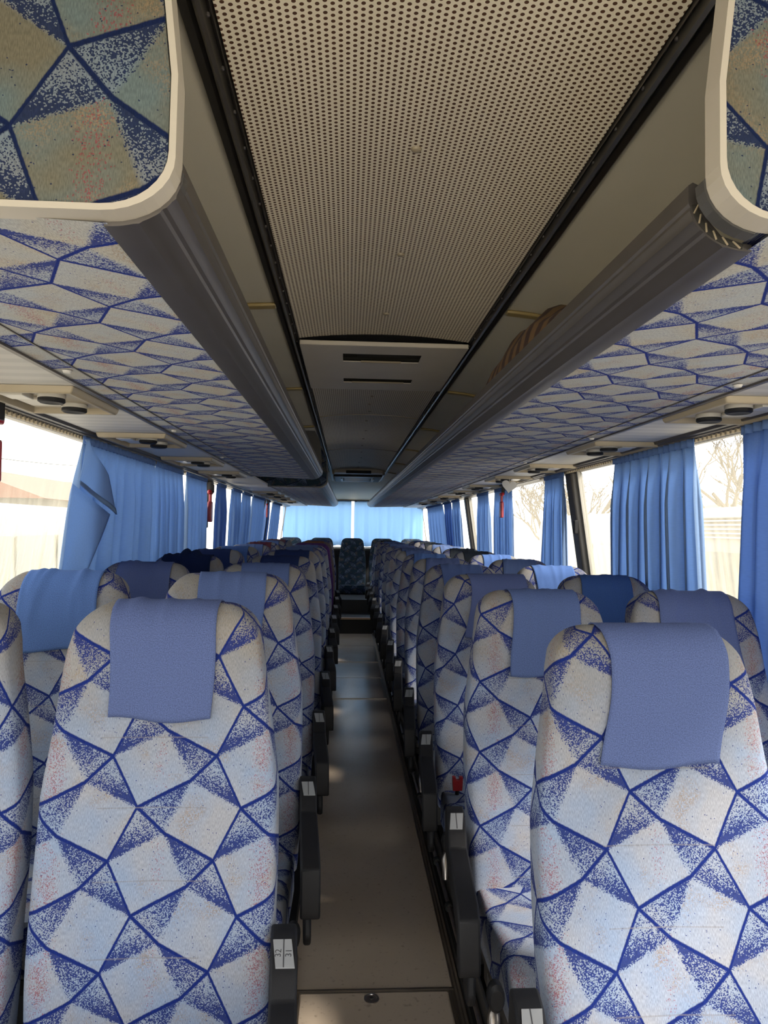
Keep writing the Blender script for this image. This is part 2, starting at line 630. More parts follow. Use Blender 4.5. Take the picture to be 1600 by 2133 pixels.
# stepped rear platform
st = MB().box(-.165, .39, 9.85, 10.6, -.06, .2)
struct('floor.003', st, M['podium'], 'dark first step at the rear of the aisle', 'step')
struct('trim_2', MB().box(-.16, .385, 9.835, 9.90, .2, .222), M['tan'], 'tan edging of the first rear step', 'trim')
struct('floor.004', MB().box(-1.30, 1.52, 10.6, Y1, -.06, .40), M['podium'], 'dark raised platform below the rear bench', 'step')

# side walls
def wall_poly(s):
    if s < 0:
        return [(-1.13, 1.862), (-1.095, 1.862), (-1.078, 1.842), (LW_T, 1.836), (LW_T - .03, 1.836)]
    return [(1.36, 1.862), (1.325, 1.862), (1.308, 1.842), (RW_T, 1.836), (RW_T + .03, 1.836)]

struct('wall_left', MB().prism([(LW_B + .02, .80), (LW_B - .06, .80), (LW_B - .10, -.06), (LW_B - .02, -.06), (LW_B - .01, .5)], Y0, Y1), M['wall'], 'grey lower wall under the left windows', 'wall')
struct('wall_right', MB().prism([(RW_B - .02, .80), (RW_B + .06, .80), (RW_B + .10, -.06), (RW_B + .02, -.06), (RW_B + .01, .5)], Y0, Y1), M['wall'], 'grey lower wall under the right windows', 'wall')
# wall above the windows up to the roof
struct('wall_left.001', MB().prism([(-1.085, 1.838), (-1.12, 1.838), (-1.10, 2.3), (-1.0, 2.42), (-.96, 2.40), (-1.05, 2.28)], Y0, Y1), M['outer'], 'coach side above the left windows', 'wall')
struct('wall_right.001', MB().prism([(1.315, 1.838), (1.35, 1.838), (1.33, 2.3), (1.23, 2.42), (1.19, 2.40), (1.28, 2.28)], Y0, Y1), M['outer'], 'coach side above the right windows', 'wall')
struct('ceiling', MB().box(-1.0, 1.23, Y0, Y1 + .1, 2.38, 2.42), M['outer'], 'outer roof skin of the coach', 'ceiling')

# windows and pillars
def xl(z): return LW_T + (1.836 - z) / 1.036 * (LW_B - LW_T)
def xr(z): return RW_T + (1.836 - z) / 1.036 * (RW_B - RW_T)
lp = [Y0, 1.62, 5.42, 9.12, 12.3]
rp = [Y0, .40, 3.98, 7.55, 11.1, 12.3]
wn = 0
for side, pil in ((-1, lp), (1, rp)):
    X = xl if side < 0 else xr
    for i in range(len(pil) - 1):
        a, b = pil[i] + .055, pil[i + 1] - .055
        wn += 1
        g = MB()
        def gp(y, z, off=0): return (X(z) + side * off, y, z)
        ids = [g.vert(gp(y, z, o)) for o in (0, .006) for (y, z) in ((a, .80), (b, .80), (b, 1.838), (a, 1.838))]
        for q in ((0, 1, 2, 3), (4, 5, 6, 7), (0, 1, 5, 4), (1, 2, 6, 5), (2, 3, 7, 6), (3, 0, 4, 7)):
            g.face([ids[k] for k in q])
        w = struct('window_%d' % wn, g, M['pane_dirty'] if side < 0 and i < 2 else M['pane'],
                   'dusty window pane, %s from the front on the %s side' % (ORD[i + 1], 'left' if side < 0 else 'right'), 'window')
        w.visible_shadow = True
        fr = MB()
        for (y, d) in ((a, .022), (b - .022, .022)):
            vs = [fr.vert((X(z) - side * dx, yy, z)) for dx in (.012, -.004) for (yy, z) in ((y, .80), (y + d, .80), (y + d, 1.838), (y, 1.838))]
            for q in ((0, 1, 2, 3), (4, 5, 6, 7), (0, 1, 5, 4), (1, 2, 6, 5), (2, 3, 7, 6), (3, 0, 4, 7)):
                fr.face([vs[k] for k in q])
        vs = [fr.vert((X(z) - side * dx, yy, z)) for dx in (.012, -.004) for (yy, z) in ((a, .80), (b, .80), (b, .825), (a, .825))]
        for q in ((0, 1, 2, 3), (4, 5, 6, 7), (0, 1, 5, 4), (1, 2, 6, 5), (2, 3, 7, 6), (3, 0, 4, 7)):
            fr.face([vs[k] for k in q])
        obj('window_frame', fr, M['frame_light'], w)
    for i, y in enumerate(pil[1:-1]):
        p = MB()
        vs = [p.vert((X(z) - side * dx, yy, z)) for dx in (.045, -.03) for (yy, z) in ((y - .055, .80), (y + .055, .80), (y + .055, 1.838), (y - .055, 1.838))]
        for q in ((0, 1, 2, 3), (4, 5, 6, 7), (0, 1, 5, 4), (1, 2, 6, 5), (2, 3, 7, 6), (3, 0, 4, 7)):
            p.face([vs[k] for k in q])
        o = struct('wall_%s.%03d' % ('left' if side < 0 else 'right', i + 2), p, M['frame'],
                   'dark window pillar, %s from the front on the %s side' % (ORD[i + 1], 'left' if side < 0 else 'right'), 'pillar', bevel=.012)
        if i == 1 or (side < 0 and i == 1):
            k = MB().box(X(1.52) - side * .055 - .012, X(1.52) - side * .055 + .012, y - .065, y - .035, 1.48, 1.56)
            obj('coat_hook', k, M['plastic'], o, bevel=.005)

# curtain rails and window header
def rail(s):
    x = -1.03 if s < 0 else 1.245
    m_ = MB()
    a = -1.0 if s < 0 else 1.215
    b = -1.085 if s < 0 else 1.32
    pts = [(a, 1.860), (a - s * -.006, 1.848), (a + s * .018, 1.846), (a + s * .020, 1.842), (a + s * .040, 1.842), (a + s * .043, 1.838), (b, 1.836), (b, 1.866), (a, 1.866)]
    m_.prism(pts, .0, 12.2)
    return m_
struct('trim_3', rail(-1), M['alu'], 'grey curtain rail along the top of the left windows', 'trim')
struct('trim_4', rail(1), M['alu'], 'grey curtain rail along the top of the right windows', 'trim')
# toothed gliders seen along the rails
for nm, s, x in (('trim_5', -1, -1.045), ('trim_6', 1, 1.262)):
    mm = MB()
    y = .9
    while y < 4.5:
        mm.box(x - .006, x + .006, y, y + .012, 1.828, 1.8405)
        y += .030
    struct(nm, mm, M['cream'], 'toothed glider track under the %s curtain rail' % ('left' if s < 0 else 'right'), 'trim')

# service panels (flat strip carrying the vents)
struct('ceiling_panel', MB().box(-1.03, -.702, Y0, 12.2, 1.858, 1.872), M['vent_panel'], 'pale striped strip above the left windows', 'panel')
struct('ceiling_panel.001', MB().box(.972, 1.245, Y0, 12.2, 1.858, 1.872), M['vent_panel'], 'pale strip above the right windows', 'panel')

# beige ceiling liner
def liner(pts, nm, lab):
    t = .012
    outer = [(x, z + t) for (x, z) in reversed(pts)]
    return struct(nm, MB().prism(pts + outer, Y0, 10.75), M['liner'], lab, 'ceiling panel', smooth=True, sharp=30)
LINL = [(-.243, 2.222), (-.34, 2.216), (-.45, 2.200), (-.56, 2.172), (-.67, 2.128), (-.77, 2.066), (-.85, 1.99), (-.90, 1.90), (-.905, 1.874)]
LINR = [(.512, 2.222), (.60, 2.214), (.70, 2.195), (.80, 2.162), (.90, 2.112), (1.0, 2.045), (1.08, 1.97), (1.13, 1.90), (1.135, 1.874)]
liner(LINL, 'ceiling_panel.002', 'plain beige ceiling liner curving down behind the left rack')
liner(LINR, 'ceiling_panel.003', 'plain beige ceiling liner curving down behind the right rack')
# ochre joint strips
for s, L, nm in ((-1, LINL, 'left'), (1, LINR, 'right')):
    for i, y in enumerate((2.26, 3.62, 4.98, 6.33, 7.70, 9.05)):
        pts = [(x, z - .001) for (x, z) in L[:6]]
        pts = pts + [(x, z - .011) for (x, z) in reversed(pts)]
        o = obj('joint_strip', MB().prism(pts, y - .02, y + .02), M['gold'], bevel=.004)
        tag(o, 'ochre cover strip over the %s liner joint from the front above the %s rack' % (ORD[i + 1], nm), 'strip', 'ochre joint strips')

# perforated centre panels, cambered, one per section
def cz(x, base=2.222):
    return base + .022 * (1 - ((x - XC) / .325) ** 2)
secs = [(Y0, .55), (.553, 2.665), (3.53, 4.565), (4.585, 6.555), (6.575, 8.80)]
for i, (a, b) in enumerate(secs):
    p = MB()
    N = 12
    lo = [(-.197 + (.654) * k / N) for k in range(N + 1)]
    pts = [(x, cz(x)) for x in lo] + [(x, cz(x) + .012) for x in reversed(lo)]
    p.prism(pts, a, b)
    o = struct('ceiling_panel.%03d' % (i + 4), p, M['perf'], 'perforated beige ceiling panel, %s section from the front' % ORD[i + 1], 'ceiling panel', smooth=True, sharp=30)
    for k in range(4):
        yy = a + (b - a) * (k + .5) / 4
        if i >= 1:
            obj('fixing_button', MB().lathe([(.011, 0), (.009, -.004), (.004, -.006)], (XC + random.uniform(-.01, .01), yy, cz(XC) - .0005), n=12), M['cream'], o, smooth=True)
for i, y in enumerate((4.575, 6.565)):
    lo = [(-.197 + (.654) * k / 12) for k in range(13)]
    pts = [(x, cz(x) - .004) for x in lo] + [(x, cz(x) + .008) for x in reversed(lo)]
    struct('trim_%d' % (i + 7), MB().prism(pts, y - .010, y + .010), M['cream'], 'thin cream strip across the ceiling, %s from the front' % ORD[i + 1], 'trim')
# ceiling rails with small lamp beads
for nm, x0, s in (('trim_9', -.197, -1), ('trim_10', .457, 1)):
    P = [(0, 2.243), (.004, 2.216), (.010, 2.222), (.015, 2.208), (.020, 2.203), (.025, 2.208), (.029, 2.220), (.034, 2.214), (.047, 2.213), (.049, 2.232), (.049, 2.250), (0, 2.250)]
    p = MB().prism([(x0 + s * u, z) for (u, z) in P], Y0, 10.75)
    o = struct(nm, p, M['alu_dark'], 'dark metal rail along the %s edge of the perforated ceiling' % ('left' if s < 0 else 'right'), 'trim', smooth=True, sharp=25)
    b = MB()
    y = .4
    while y < 8:
        b.lathe([(.0035, 0), (.003, -.004), (.001, -.005)], (x0 + s * .0105, y, 2.2195), n=8)
        y += .115
    obj('lamp_bead', b, M['alu'], o)['kind'] = 'stuff'

# rear ceiling slope and back wall
p = MB()
p.prism([(10.75, 2.235), (10.75, 2.225), (11.3, 2.15), (12.2, 1.985), (12.3, 1.975), (12.3, 2.0), (11.3, 2.17)], -1.0, 1.23, 'x')
struct('ceiling.001', p, M['liner'], 'beige ceiling sloping down above the rear curtains', 'ceiling', smooth=True, sharp=30)
struct('wall_rear', MB().box(-1.30, 1.52, 12.32, 12.40, -.06, 1.12), M['wall'], 'grey rear wall below the rear window', 'wall')
struct('wall_rear.001', MB().box(-1.30, 1.52, 12.32, 12.40, 1.99, 2.42), M['wall'], 'rear wall above the rear window', 'wall')
w = struct('window_%d' % (wn + 1), MB().box(-1.20, 1.44, 12.35, 12.356, 1.12, 1.99), M['pane'], 'wide rear window behind the blue curtains', 'window')
obj('window_frame', MB().box(-1.2, 1.44, 12.33, 12.37, 1.12, 1.15), M['frame_light'], w)
struct('trim_11', MB().box(-1.12, 1.36, 12.23, 12.27, 1.955, 1.98), M['alu'], 'curtain rail above the rear window', 'trim')
struct('trim_12', MB().box(-1.22, 1.44, 12.16, 12.32, 1.10, 1.135), M['frame_light'], 'cream sill below the rear curtains', 'trim')

# ------------------------------------------------------------------ roof hatch, rear hatch, grille
def plate_with_slots(x0, x1, y0, y1, slots, z, t):
    """flat plate with rectangular openings, made of cells"""
    xs = sorted({x0, x1, *[s[0] for s in slots], *[s[1] for s in slots]})
    ys = sorted({y0, y1, *[s[2] for s in slots], *[s[3] for s in slots]})
    p = MB()
    bm = bmesh.new()
    for i in range(len(xs) - 1):
        for j in range(len(ys) - 1):
            cx, cy_ = (xs[i] + xs[i + 1]) / 2, (ys[j] + ys[j + 1]) / 2
            if any(s[0] < cx < s[1] and s[2] < cy_ < s[3] for s in slots):
                continue
            vs = [bm.verts.new((x, y, z)) for (x, y) in ((xs[i], ys[j]), (xs[i + 1], ys[j]), (xs[i + 1], ys[j + 1]), (xs[i], ys[j + 1]))]
            bm.faces.new(vs)
    bmesh.ops.remove_doubles(bm, verts=bm.verts, dist=1e-5)
    r = bmesh.ops.extrude_face_region(bm, geom=bm.faces[:])
    bmesh.ops.translate(bm, verts=[g for g in r['geom'] if isinstance(g, bmesh.types.BMVert)], vec=(0, 0, t))
    bmesh.ops.recalc_face_normals(bm, faces=bm.faces)
    me = bpy.data.meshes.new('plate')
    bm.to_mesh(me)
    bm.free()
    me.uv_layers.new(name='UVMap')
    return me

t = thing('roof_hatch', 'grey beige roof hatch with two dark slots between perforated panels', 'roof hatch', (XC, 3.1, 2.20))
me = plate_with_slots(-.325, .329, -.432, .425, [(-.16, .16, -.30, -.165), (-.16, .165, .165, .255)], 0, .004)
me.materials.append(M['hatch'])
link('hatch_plate', me, t)
obj('front_edge', MB().box(-.325, .329, -.436, -.424, -.002, .016), M['hatch'], t, bevel=.003)
for (y0, y1, nm) in ((-.30, -.165, 'handle_slot'), (.165, .255, 'handle_slot')):
    b = MB()
    b.box(-.18, .18, y0 - .02, y1 + .055, .030, .036)
    b.box(-.18, .18, y1 + .045, y1 + .055, .005, .030)
    b.box(-.185, -.175, y0, y1 + .05, .005, .03)
    b.box(.175, .185, y0, y1 + .05, .005, .03)
    b.box(-.10, .10, y0 + .03, y1 - .01, .018, .026)
    obj(nm, b, M['void'], t)
obj('slot_lip', MB().box(-.085, .085, -.171, -.163, -.003, .006), M['cream'], t, bevel=.002)
obj('slot_lip', MB().box(-.12, .13, .248, .256, -.002, .006), M['cream'], t, bevel=.002)

t = thing('roof_hatch', 'small cream hatch bar at the rear end of the ceiling', 'roof hatch', (XC, 8.95, 2.19))
obj('hatch_plate', MB().box(-.32, .32, -.13, .13, .0, .06), M['hatch'], t, bevel=.01)
obj('handle_slot', MB().box(-.16, .16, -.136, -.06, -.004, .03), M['void'], t, bevel=.004)
for s in (-1, 1):
    obj('end_cap', MB().box(s * .32 - .015, s * .32 + .015, -.14, -.05, -.02, .03), M['cream'], t, bevel=.004)

t = thing('air_return_grille', 'dark louvred air grille at the rear end of the ceiling', 'air grille', (XC, 10.1, 2.19))
fr = plate_with_slots(-.33, .33, -.6, .5, [(-.20, .20, -.3, .3)], 0, .03)
fr.materials.append(M['plastic_grey'])
link('grille_frame', fr, t, bevel=.008)
b = MB()
for k in range(14):
    b.box(-.19, .19, -.28 + k * .042, -.265 + k * .042, .0, .02)
obj('louvre_slats', b, M['alu'], t)
obj('grille_back', MB().box(-.2, .2, -.3, .3, .022, .028), M['void'], t)
for s in (-1, 1):
    obj('side_lip', MB().box(s * .225 - .012, s * .225 + .012, -.3, .3, -.012, .004), M['cream_edge'], t, bevel=.003)
struct('ceiling_panel.009', MB().box(-.196, .456, 8.81, 10.75, 2.232, 2.246), M['liner'], 'plain beige ceiling at the rear end', 'ceiling panel')

# ------------------------------------------------------------------ luggage racks
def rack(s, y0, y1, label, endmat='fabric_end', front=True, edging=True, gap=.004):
    """overhead rack along one side: fabric tray, aluminium nose, end panels"""
    t = thing('luggage_rack', label, 'luggage rack', (0, y0, 1.84))
    def nose(y):          # x of the inner lower lip and inner top
        if s < 0:
            return (-.279 + .003 * (y - .8), -.197 + .003 * (y - .8))
        return (.478 - .0075 * (y - .8), .404 - .0075 * (y - .8))
    outer = -.703 if s < 0 else .974
    # tray
    m_ = MB()
    n = 24
    def P(u, v):
        y = y0 + (y1 - y0) * v
        xi = nose(y)[0]
        return (xi + (outer - xi) * u, y - y0, 1.842 + .016 * u - 1.84)
    m_.grid(P, 4, n, lambda u, v: (P(u, v)[0], P(u, v)[1]))
    m_.grid(lambda u, v: (P(u, v)[0], P(u, v)[1], P(u, v)[2] + .014), 4, 1)
    o = obj('tray', m_, M['fabric_rack'], t)
    o['weave'] = (.385, -.129, 0.0) if s < 0 else (-.62, -.445, 0.0)
    # seam line along the tray
    xs = outer - s * .075
    obj('tray_seam', MB().box(xs - .0015, xs + .0015, 0, y1 - y0, .0125, .0165), M['alu'], t)
    obj('tray_edge', MB().box(min(outer, outer - s * .012), max(outer, outer - s * .012), 0, y1 - y0, .012, .024), M['alu'], t)
    for k in range(int((y1 - y0) / 1.0)):
        obj('tray_button', MB().lathe([(.011, 0), (.008, -.006)], (xs + s * .03, .85 + k * 1.0, .0145), n=10), M['white'], t, smooth=True)
    # nose profile
    m_ = MB()
    prof = []
    K = 22
    for k in range(K + 1):
        a = -PI / 2 + (PI / 2) * k / K
        rr = 1.0 + (.022 if k in (6, 16) else 0.0) - (.02 if k in (12, 20) else 0)
        prof.append((math.cos(a) * rr, math.sin(a) * rr))      # 0..1 quarter arc
    prof = [(-.06, -1.0)] + prof + [(1.0, .30), (.93, .36), (.82, .30)]
    prof = prof + [(.80, 0), (.70, -.35), (.45, -.70), (.1, -.84), (-.06, -.86)]
    ys = [y0 + gap + (y1 - y0 - gap) * k / n for k in range(n + 1)]
    rings = []
    for y in ys:
        xa, xb = nose(y)
        w = (xb - xa)
        rings.append([m_.vert((xa + w * px, y - y0, .060 + .060 * pz)) for (px, pz) in prof])
    L = len(prof)
    for r in range(len(rings) - 1):
        for k in range(L):
            l = (k + 1) % L
            m_.face((rings[r][k], rings[r][l], rings[r + 1][l], rings[r + 1][k]))
    m_.face(rings[0])
    m_.face(rings[-1][::-1])
    obj('nose_profile', m_, M['alu'], t, smooth=True, sharp=18)
    if gap > .02:      # hollow end of the extrusion with its inner webs
        xa, xb = nose(y0)
        w = xb - xa
        core = []
        for rr in (.965, .86):
            arc = [(xa + w * math.cos(-PI / 2 + PI / 2 * k / 14) * rr, .060 + .060 * math.sin(-PI / 2 + PI / 2 * k / 14) * rr) for k in range(1, 14)]
            core = core + (arc if not core else arc[::-1])
        h_ = obj('hollow_end', MB().prism(core, gap - .0015, gap + .004), M['void'], t)
        web = MB()
        for k in range(2, 13, 2):
            a0, a1 = -PI / 2 + PI / 2 * (k - .6) / 14, -PI / 2 + PI / 2 * (k + .9) / 14
            p0 = (xa + w * math.cos(a0) * .965, gap - .002, .060 + .060 * math.sin(a0) * .965)
            p1 = (xa + w * math.cos(a1) * .86, gap - .002, .060 + .060 * math.sin(a1) * .86)
            web.tube([p0, p1], .0011, 5)
        obj('web', web, M['cream'], h_)
    # end panel facing the driver
    def endpoly(y, inset, x_in):
        xa, xb = nose(y)
        sg = -s          # direction towards the aisle
        pts = []
        for k in range(9):
            a = -PI / 2 + PI / 2 * k / 8
            pts.append((xa + (x_in - xa) * math.cos(a) - sg * inset * max(0, math.cos(a)), 1.845 + inset + .062 * (1 + math.sin(a))))
        pts = [(outer + sg * -.0, 1.845 + inset)] + pts
        pts += [(x_in - sg * (inset - .001), 2.0), (x_in - sg * (inset + .012), 2.12), (x_in - sg * (inset + .05), 2.205 - .012)]
        LN = LINL if s < 0 else LINR
        pts += [(x, z - .004) for (x, z) in LN[2:8]]
        return [(x, z - 1.84) for (x, z) in pts]
    if front:
        xa, xb = nose(y0)
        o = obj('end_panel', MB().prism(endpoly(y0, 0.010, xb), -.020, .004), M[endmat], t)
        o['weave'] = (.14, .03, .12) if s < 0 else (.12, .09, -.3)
        rim_o = endpoly(y0, 0.0, xb)[1:13]
        rim_i = endpoly(y0, 0.0075, xb)[1:13]
        x0_ = outer
        rim = [(x0_, .005)] + rim_o + rim_i[::-1] + [(x0_, .0125)]
        obj('end_edging', MB().prism(rim, -.026, .006), M['cream_edge' if edging else 'plastic_grey'], t, smooth=False)
        # black backing lip behind the edging
        rim2_o = endpoly(y0, -.002, xb)[2:10]
        rim2_i = endpoly(y0, .006, xb)[2:10]
        obj('end_gasket', MB().prism(rim2_o + rim2_i[::-1], .0065, .026), M['plastic_grey'], t)
    if y1 < 9:
      obj('rear_end_panel', MB().prism(endpoly(y1, 0.012, nose(y1)[1]), y1 - y0 - .010, y1 - y0 + .008), M['plastic_grey'], t)
    return t

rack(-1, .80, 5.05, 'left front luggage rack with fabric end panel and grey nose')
rack(-1, 6.15, 11.7, 'left rear luggage rack beyond the gap with dark end panel', 'fabric_shaded', edging=False)  # shade on this end panel is part of its cloth colour
rack(1, .765, 11.7, 'long right luggage rack with open end of grey nose profile', gap=.045)
# the dark service duct that closes the gap between the two left racks
# blanket lying in the right rack
b = MB()
def bl(u, v):
    y = 1.50 + .90 * v
    a = PI * u
    hh = .215 * (math.sin(PI * min(1, v * .86 + .07)) ** .40) + .008 * math.sin(23 * v + 1) + .006 * math.sin(31 * u + 9 * v)
    return (.605 - .165 * math.copysign(abs(math.cos(a)) ** .7, math.cos(a)), y, 1.874 + max(0.0, hh) * math.sin(a) ** .6)
b.grid(bl, 20, 40)
b.face([b.vert(p) for p in [(.45, 1.51, 1.874), (.76, 1.51, 1.874), (.76, 2.39, 1.874), (.45, 2.39, 1.874)]])
tag(obj('blanket', b, M['blanket'], smooth=True, sharp=80), 'brown striped blanket stuffed into the right luggage rack', 'blanket')

# ------------------------------------------------------------------ vent and reading lamp units
def unit_meshes():
    d = {}
    w, l = .272, .37     # across, along
    # bevelled picture-frame rim
    m_ = MB()
    def ring(ix, iy, z):
        return [m_.vert((sx * (w / 2 - ix), sy * (l / 2 - iy), z)) for (sx, sy) in ((-1, -1), (1, -1), (1, 1), (-1, 1))]
    R = [ring(0, 0, 0), ring(.003, .003, -.012), ring(.008, .008, -.019), ring(.018, .018, -.019), ring(.024, .025, -.003), ring(.024, .025, 0)]
    for i in range(len(R) - 1):
        for k in range(4):
            l_ = (k + 1) % 4
            m_.face((R[i][k], R[i][l_], R[i + 1][l_], R[i + 1][k]))
    d['rim'] = m_.mesh('unit_rim', M['cream'], True, 30)
    m_ = MB().box(-w / 2 + .036, w / 2 - .036, -l / 2 + .038, l / 2 - .038, -.004, .0)
    d['tray'] = m_.mesh('unit_tray', M['cream'])
    m_ = MB().lathe([(.037, .002), (.036, -.011), (.033, -.013)], (0, 0, 0), n=24)
    d['collar'] = m_.mesh('nozzle_collar', M['clear'], True, 40)
    m_ = MB().lathe([(.035, -.008), (.0355, -.020), (.030, -.024), (.012, -.021)], (0, 0, 0), n=24)
    d['nozzle'] = m_.mesh('nozzle', M['plastic'], True, 40)
    m_ = MB().box(-.045, .045, -.05, .05, -.014, -.003)
    d['switch'] = m_.mesh('switch_plate', M['cream_edge'])
    m_ = MB().box(-.04, .02, -.035, .035, -.018, -.003)
    d['lamp'] = m_.mesh('lamp_lens', M['clear'])
    return d
UM = unit_meshes()
def unit(x, y, side, label):
    t = thing('vent_unit', label, 'vent unit', (x, y, 1.857), 'beige vent and reading lamp units')
    link('rim', UM['rim'], t, bevel=.003)
    link('tray', UM['tray'], t)
    for (dx, dy) in ((.055 * -side * .3, -.075), (.055 * -side * .3, .085)):
        c = link('nozzle', UM['nozzle'], t, (dx + side * -.02, dy, -.004))
        link('collar', UM['collar'], c)
    link('switch_plate', UM['switch'], t, (side * .03, .005, 0), bevel=.003)
    link('lamp_lens', UM['lamp'], t, (side * .035, -.10, 0), bevel=.003)
for i, y in enumerate((2.03, 2.96, 3.90, 4.82, 7.42, 8.15, 8.95, 10.0)):
    unit(-.856, y, -1, 'beige vent and lamp unit under the left rack, %s from the front' % ORD[i + 1])
for i, y in enumerate((1.94, 2.90, 3.90, 4.78, 5.75, 6.62, 7.72, 8.72, 9.75)):
    unit(1.112, y, 1, 'beige vent and lamp unit under the right rack, %s from the front' % ORD[i + 1])

# heart shaped paper ornament hanging from a right vent unit
hp = []
for k in range(40):
    a = 2 * PI * k / 40
    hx = 16 * math.sin(a) ** 3
    hz = 13 * math.cos(a) - 5 * math.cos(2 * a) - 2 * math.cos(3 * a) - math.cos(4 * a)
    hp.append((hx * .0032, hz * .0030))
h = obj('paper_heart', MB().prism(hp, -.004, .004), M['white'], loc=(1.075, 4.60, 1.790), bevel=.002)
h.rotation_euler = (0, .12, .1)
obj('thread', MB().tube([(0, 0, .02), (-.003, 0, .055)], .0012, 5), M['white'], h)
tag(h, 'white heart shaped ornament hanging under a right vent unit', 'ornament')

# ------------------------------------------------------------------ curtains
def curtain_mesh(side, top, bot, pleats, amp, z0=.82, z1=1.830, x=None, seed=0, flare=1.0):
    rnd = random.Random(seed)
    xx = x if x is not None else (-1.030 if side < 0 else 1.245)
    ph = rnd.uniform(0, 6)
    k2 = rnd.uniform(.6, 1.4)
    m_ = MB()
    nu, nv = pleats * 10, 14
    def f(u, v):
        z = z1 + (z0 - z1) * v
        y = (top[0] + (top[1] - top[0]) * u) * (1 - v ** flare) + (bot[0] + (bot[1] - bot[0]) * u) * v ** flare
        g = .35 + .65 * smoothstep(0, .25, v)
        xv = xx + side * (.012 + .105 * v)
        y *= 1 + (xv / xx - 1) * max(0.0, min(1.0, (9.0 - y) / 4.0))
        w = math.sin(2 * PI * pleats * u + ph + .5 * math.sin(2 * v + k2)) + .45 * math.sin(2 * PI * pleats * .53 * u + ph * 2 + 1.1 * v) + .25 * math.sin(2 * PI * pleats * 2.0 * u + 2 * ph)
        yy = y + amp * .35 * g * math.sin(2 * PI * pleats * 2 * u + ph)
        # gathered heading
        if v < .05:
            w *= .8
        return (xv + amp * g * w * .55, yy, z)
    m_.grid(f, nu, nv, lambda u, v: (u * pleats * .09, v * (z1 - z0)))
    return m_

def curtain(side, top, bot, pleats, amp, label, mat='curtain', seed=0, **kw):
    m_ = curtain_mesh(side, top, bot, pleats, amp, seed=seed, **kw)
    t = thing('curtain', label, 'curtain', (0, 0, 0), 'blue window curtains')
    o = obj('drape', m_, M[mat], t, smooth=True, sharp=180)
    sd = o.modifiers.new('cloth', 'SOLIDIFY')
    sd.thickness = .0015
    # gathered heading tape
    x = (-1.030 if side < 0 else 1.245)
    y0, y1 = min(top), max(top)
    hd = MB()
    n = max(8, int((y1 - y0) / .012))
    hd.grid(lambda u, v: (x + .007 * math.sin(u * n * 1.6) - side * .004, y0 + (y1 - y0) * u, 1.838 - .028 * v), n * 3, 1)
    h_ = obj('heading_tape', hd, M['curtain_dark'], t, smooth=True, sharp=180)
    h_.modifiers.new('cloth', 'SOLIDIFY').thickness = .001
    return t

cl = curtain(-1, (2.74, 3.74), (2.45, 3.70), 8, .042, 'left front blue curtain with a corner folded back over it', seed=3, flare=.8)
# corner of that curtain picked up and folded back over itself
def lerp(p, q, k):
    return tuple(a + (b - a) * k for a, b in zip(p, q))
fT, fL, fP, fR = (2.66, 1.814), (2.53, 1.64), (2.94, 1.538), (2.86, 1.70)
fBL, fBR = (2.40, .90), (2.52, .90)
def flap(u, v):
    l = lerp(fT, fL, v)
    r = lerp(fT, fR, v / .55) if v < .55 else lerp(fR, fP, (v - .55) / .45)
    y, z = lerp(l, r, u)
    return (-.968 + .014 * math.sin(PI * u) * math.sin(PI * v) + .008 * math.sin(6 * u + 2 * v) - .014 * (1 - v), y, z + .010 * math.sin(PI * u) * v)
def lead(u, v):
    l = lerp((fL[0] + .01, fL[1]), fBL, v)
    r = lerp((fP[0] - .02, fP[1]), fBR, v)
    y, z = lerp(l, r, u)
    return (-.978 - .06 * v + .018 * math.sin(9 * u + 1.5 + v) * smoothstep(0, .5, v) - .006 * (1 - u), y, z)
def sheet(name, fn, mat, nu=18, nv=18):
    m_ = MB().grid(fn, nu, nv, lambda u, v: (u * .4, v * .4))
    o = obj(name, m_, M[mat], cl, smooth=True, sharp=180)
    o.modifiers.new('cloth', 'SOLIDIFY').thickness = .002
    return o
sheet('leading_edge', lead, 'curtain')
sheet('folded_corner', flap, 'curtain')
def hem(u, v):
    p = Vector(flap(u, .93 + .07 * v))
    return (p.x + .0035, p.y, p.z)
sheet('hem', hem, 'curtain', 18, 2)

curtain(-1, (3.78, 4.40), (3.78, 4.40), 6, .030, 'left blue curtain hanging straight, second from the front', seed=5)
curtain(-1, (4.47, 5.10), (4.47, 5.10), 6, .030, 'left blue curtain just before the red hammer', seed=8)
curtain(-1, (5.55, 5.93), (5.46, 5.93), 5, .036, 'left dark blue curtain just past the red hammer', 'curtain_dark', seed=9)
curtain(-1, (6.26, 6.80), (6.20, 6.85), 6, .036, 'left blue curtain after the bright window gap', seed=11)
curtain(-1, (6.92, 7.50), (6.84, 7.50), 6, .034, 'left blue curtain, fourth from the rear', seed=12)
curtain(-1, (7.62, 8.68), (7.60, 8.70), 9, .032, 'left wide blue curtain, third from the rear', seed=13)
curtain(-1, (8.95, 9.30), (8.80, 9.35), 4, .034, 'left blue curtain by the far red hammer, second from the rear', 'curtain_dark', seed=14)
curtain(-1, (9.72, 10.9), (9.68, 10.95), 8, .032, 'left rearmost side curtain next to the rear window', seed=15)

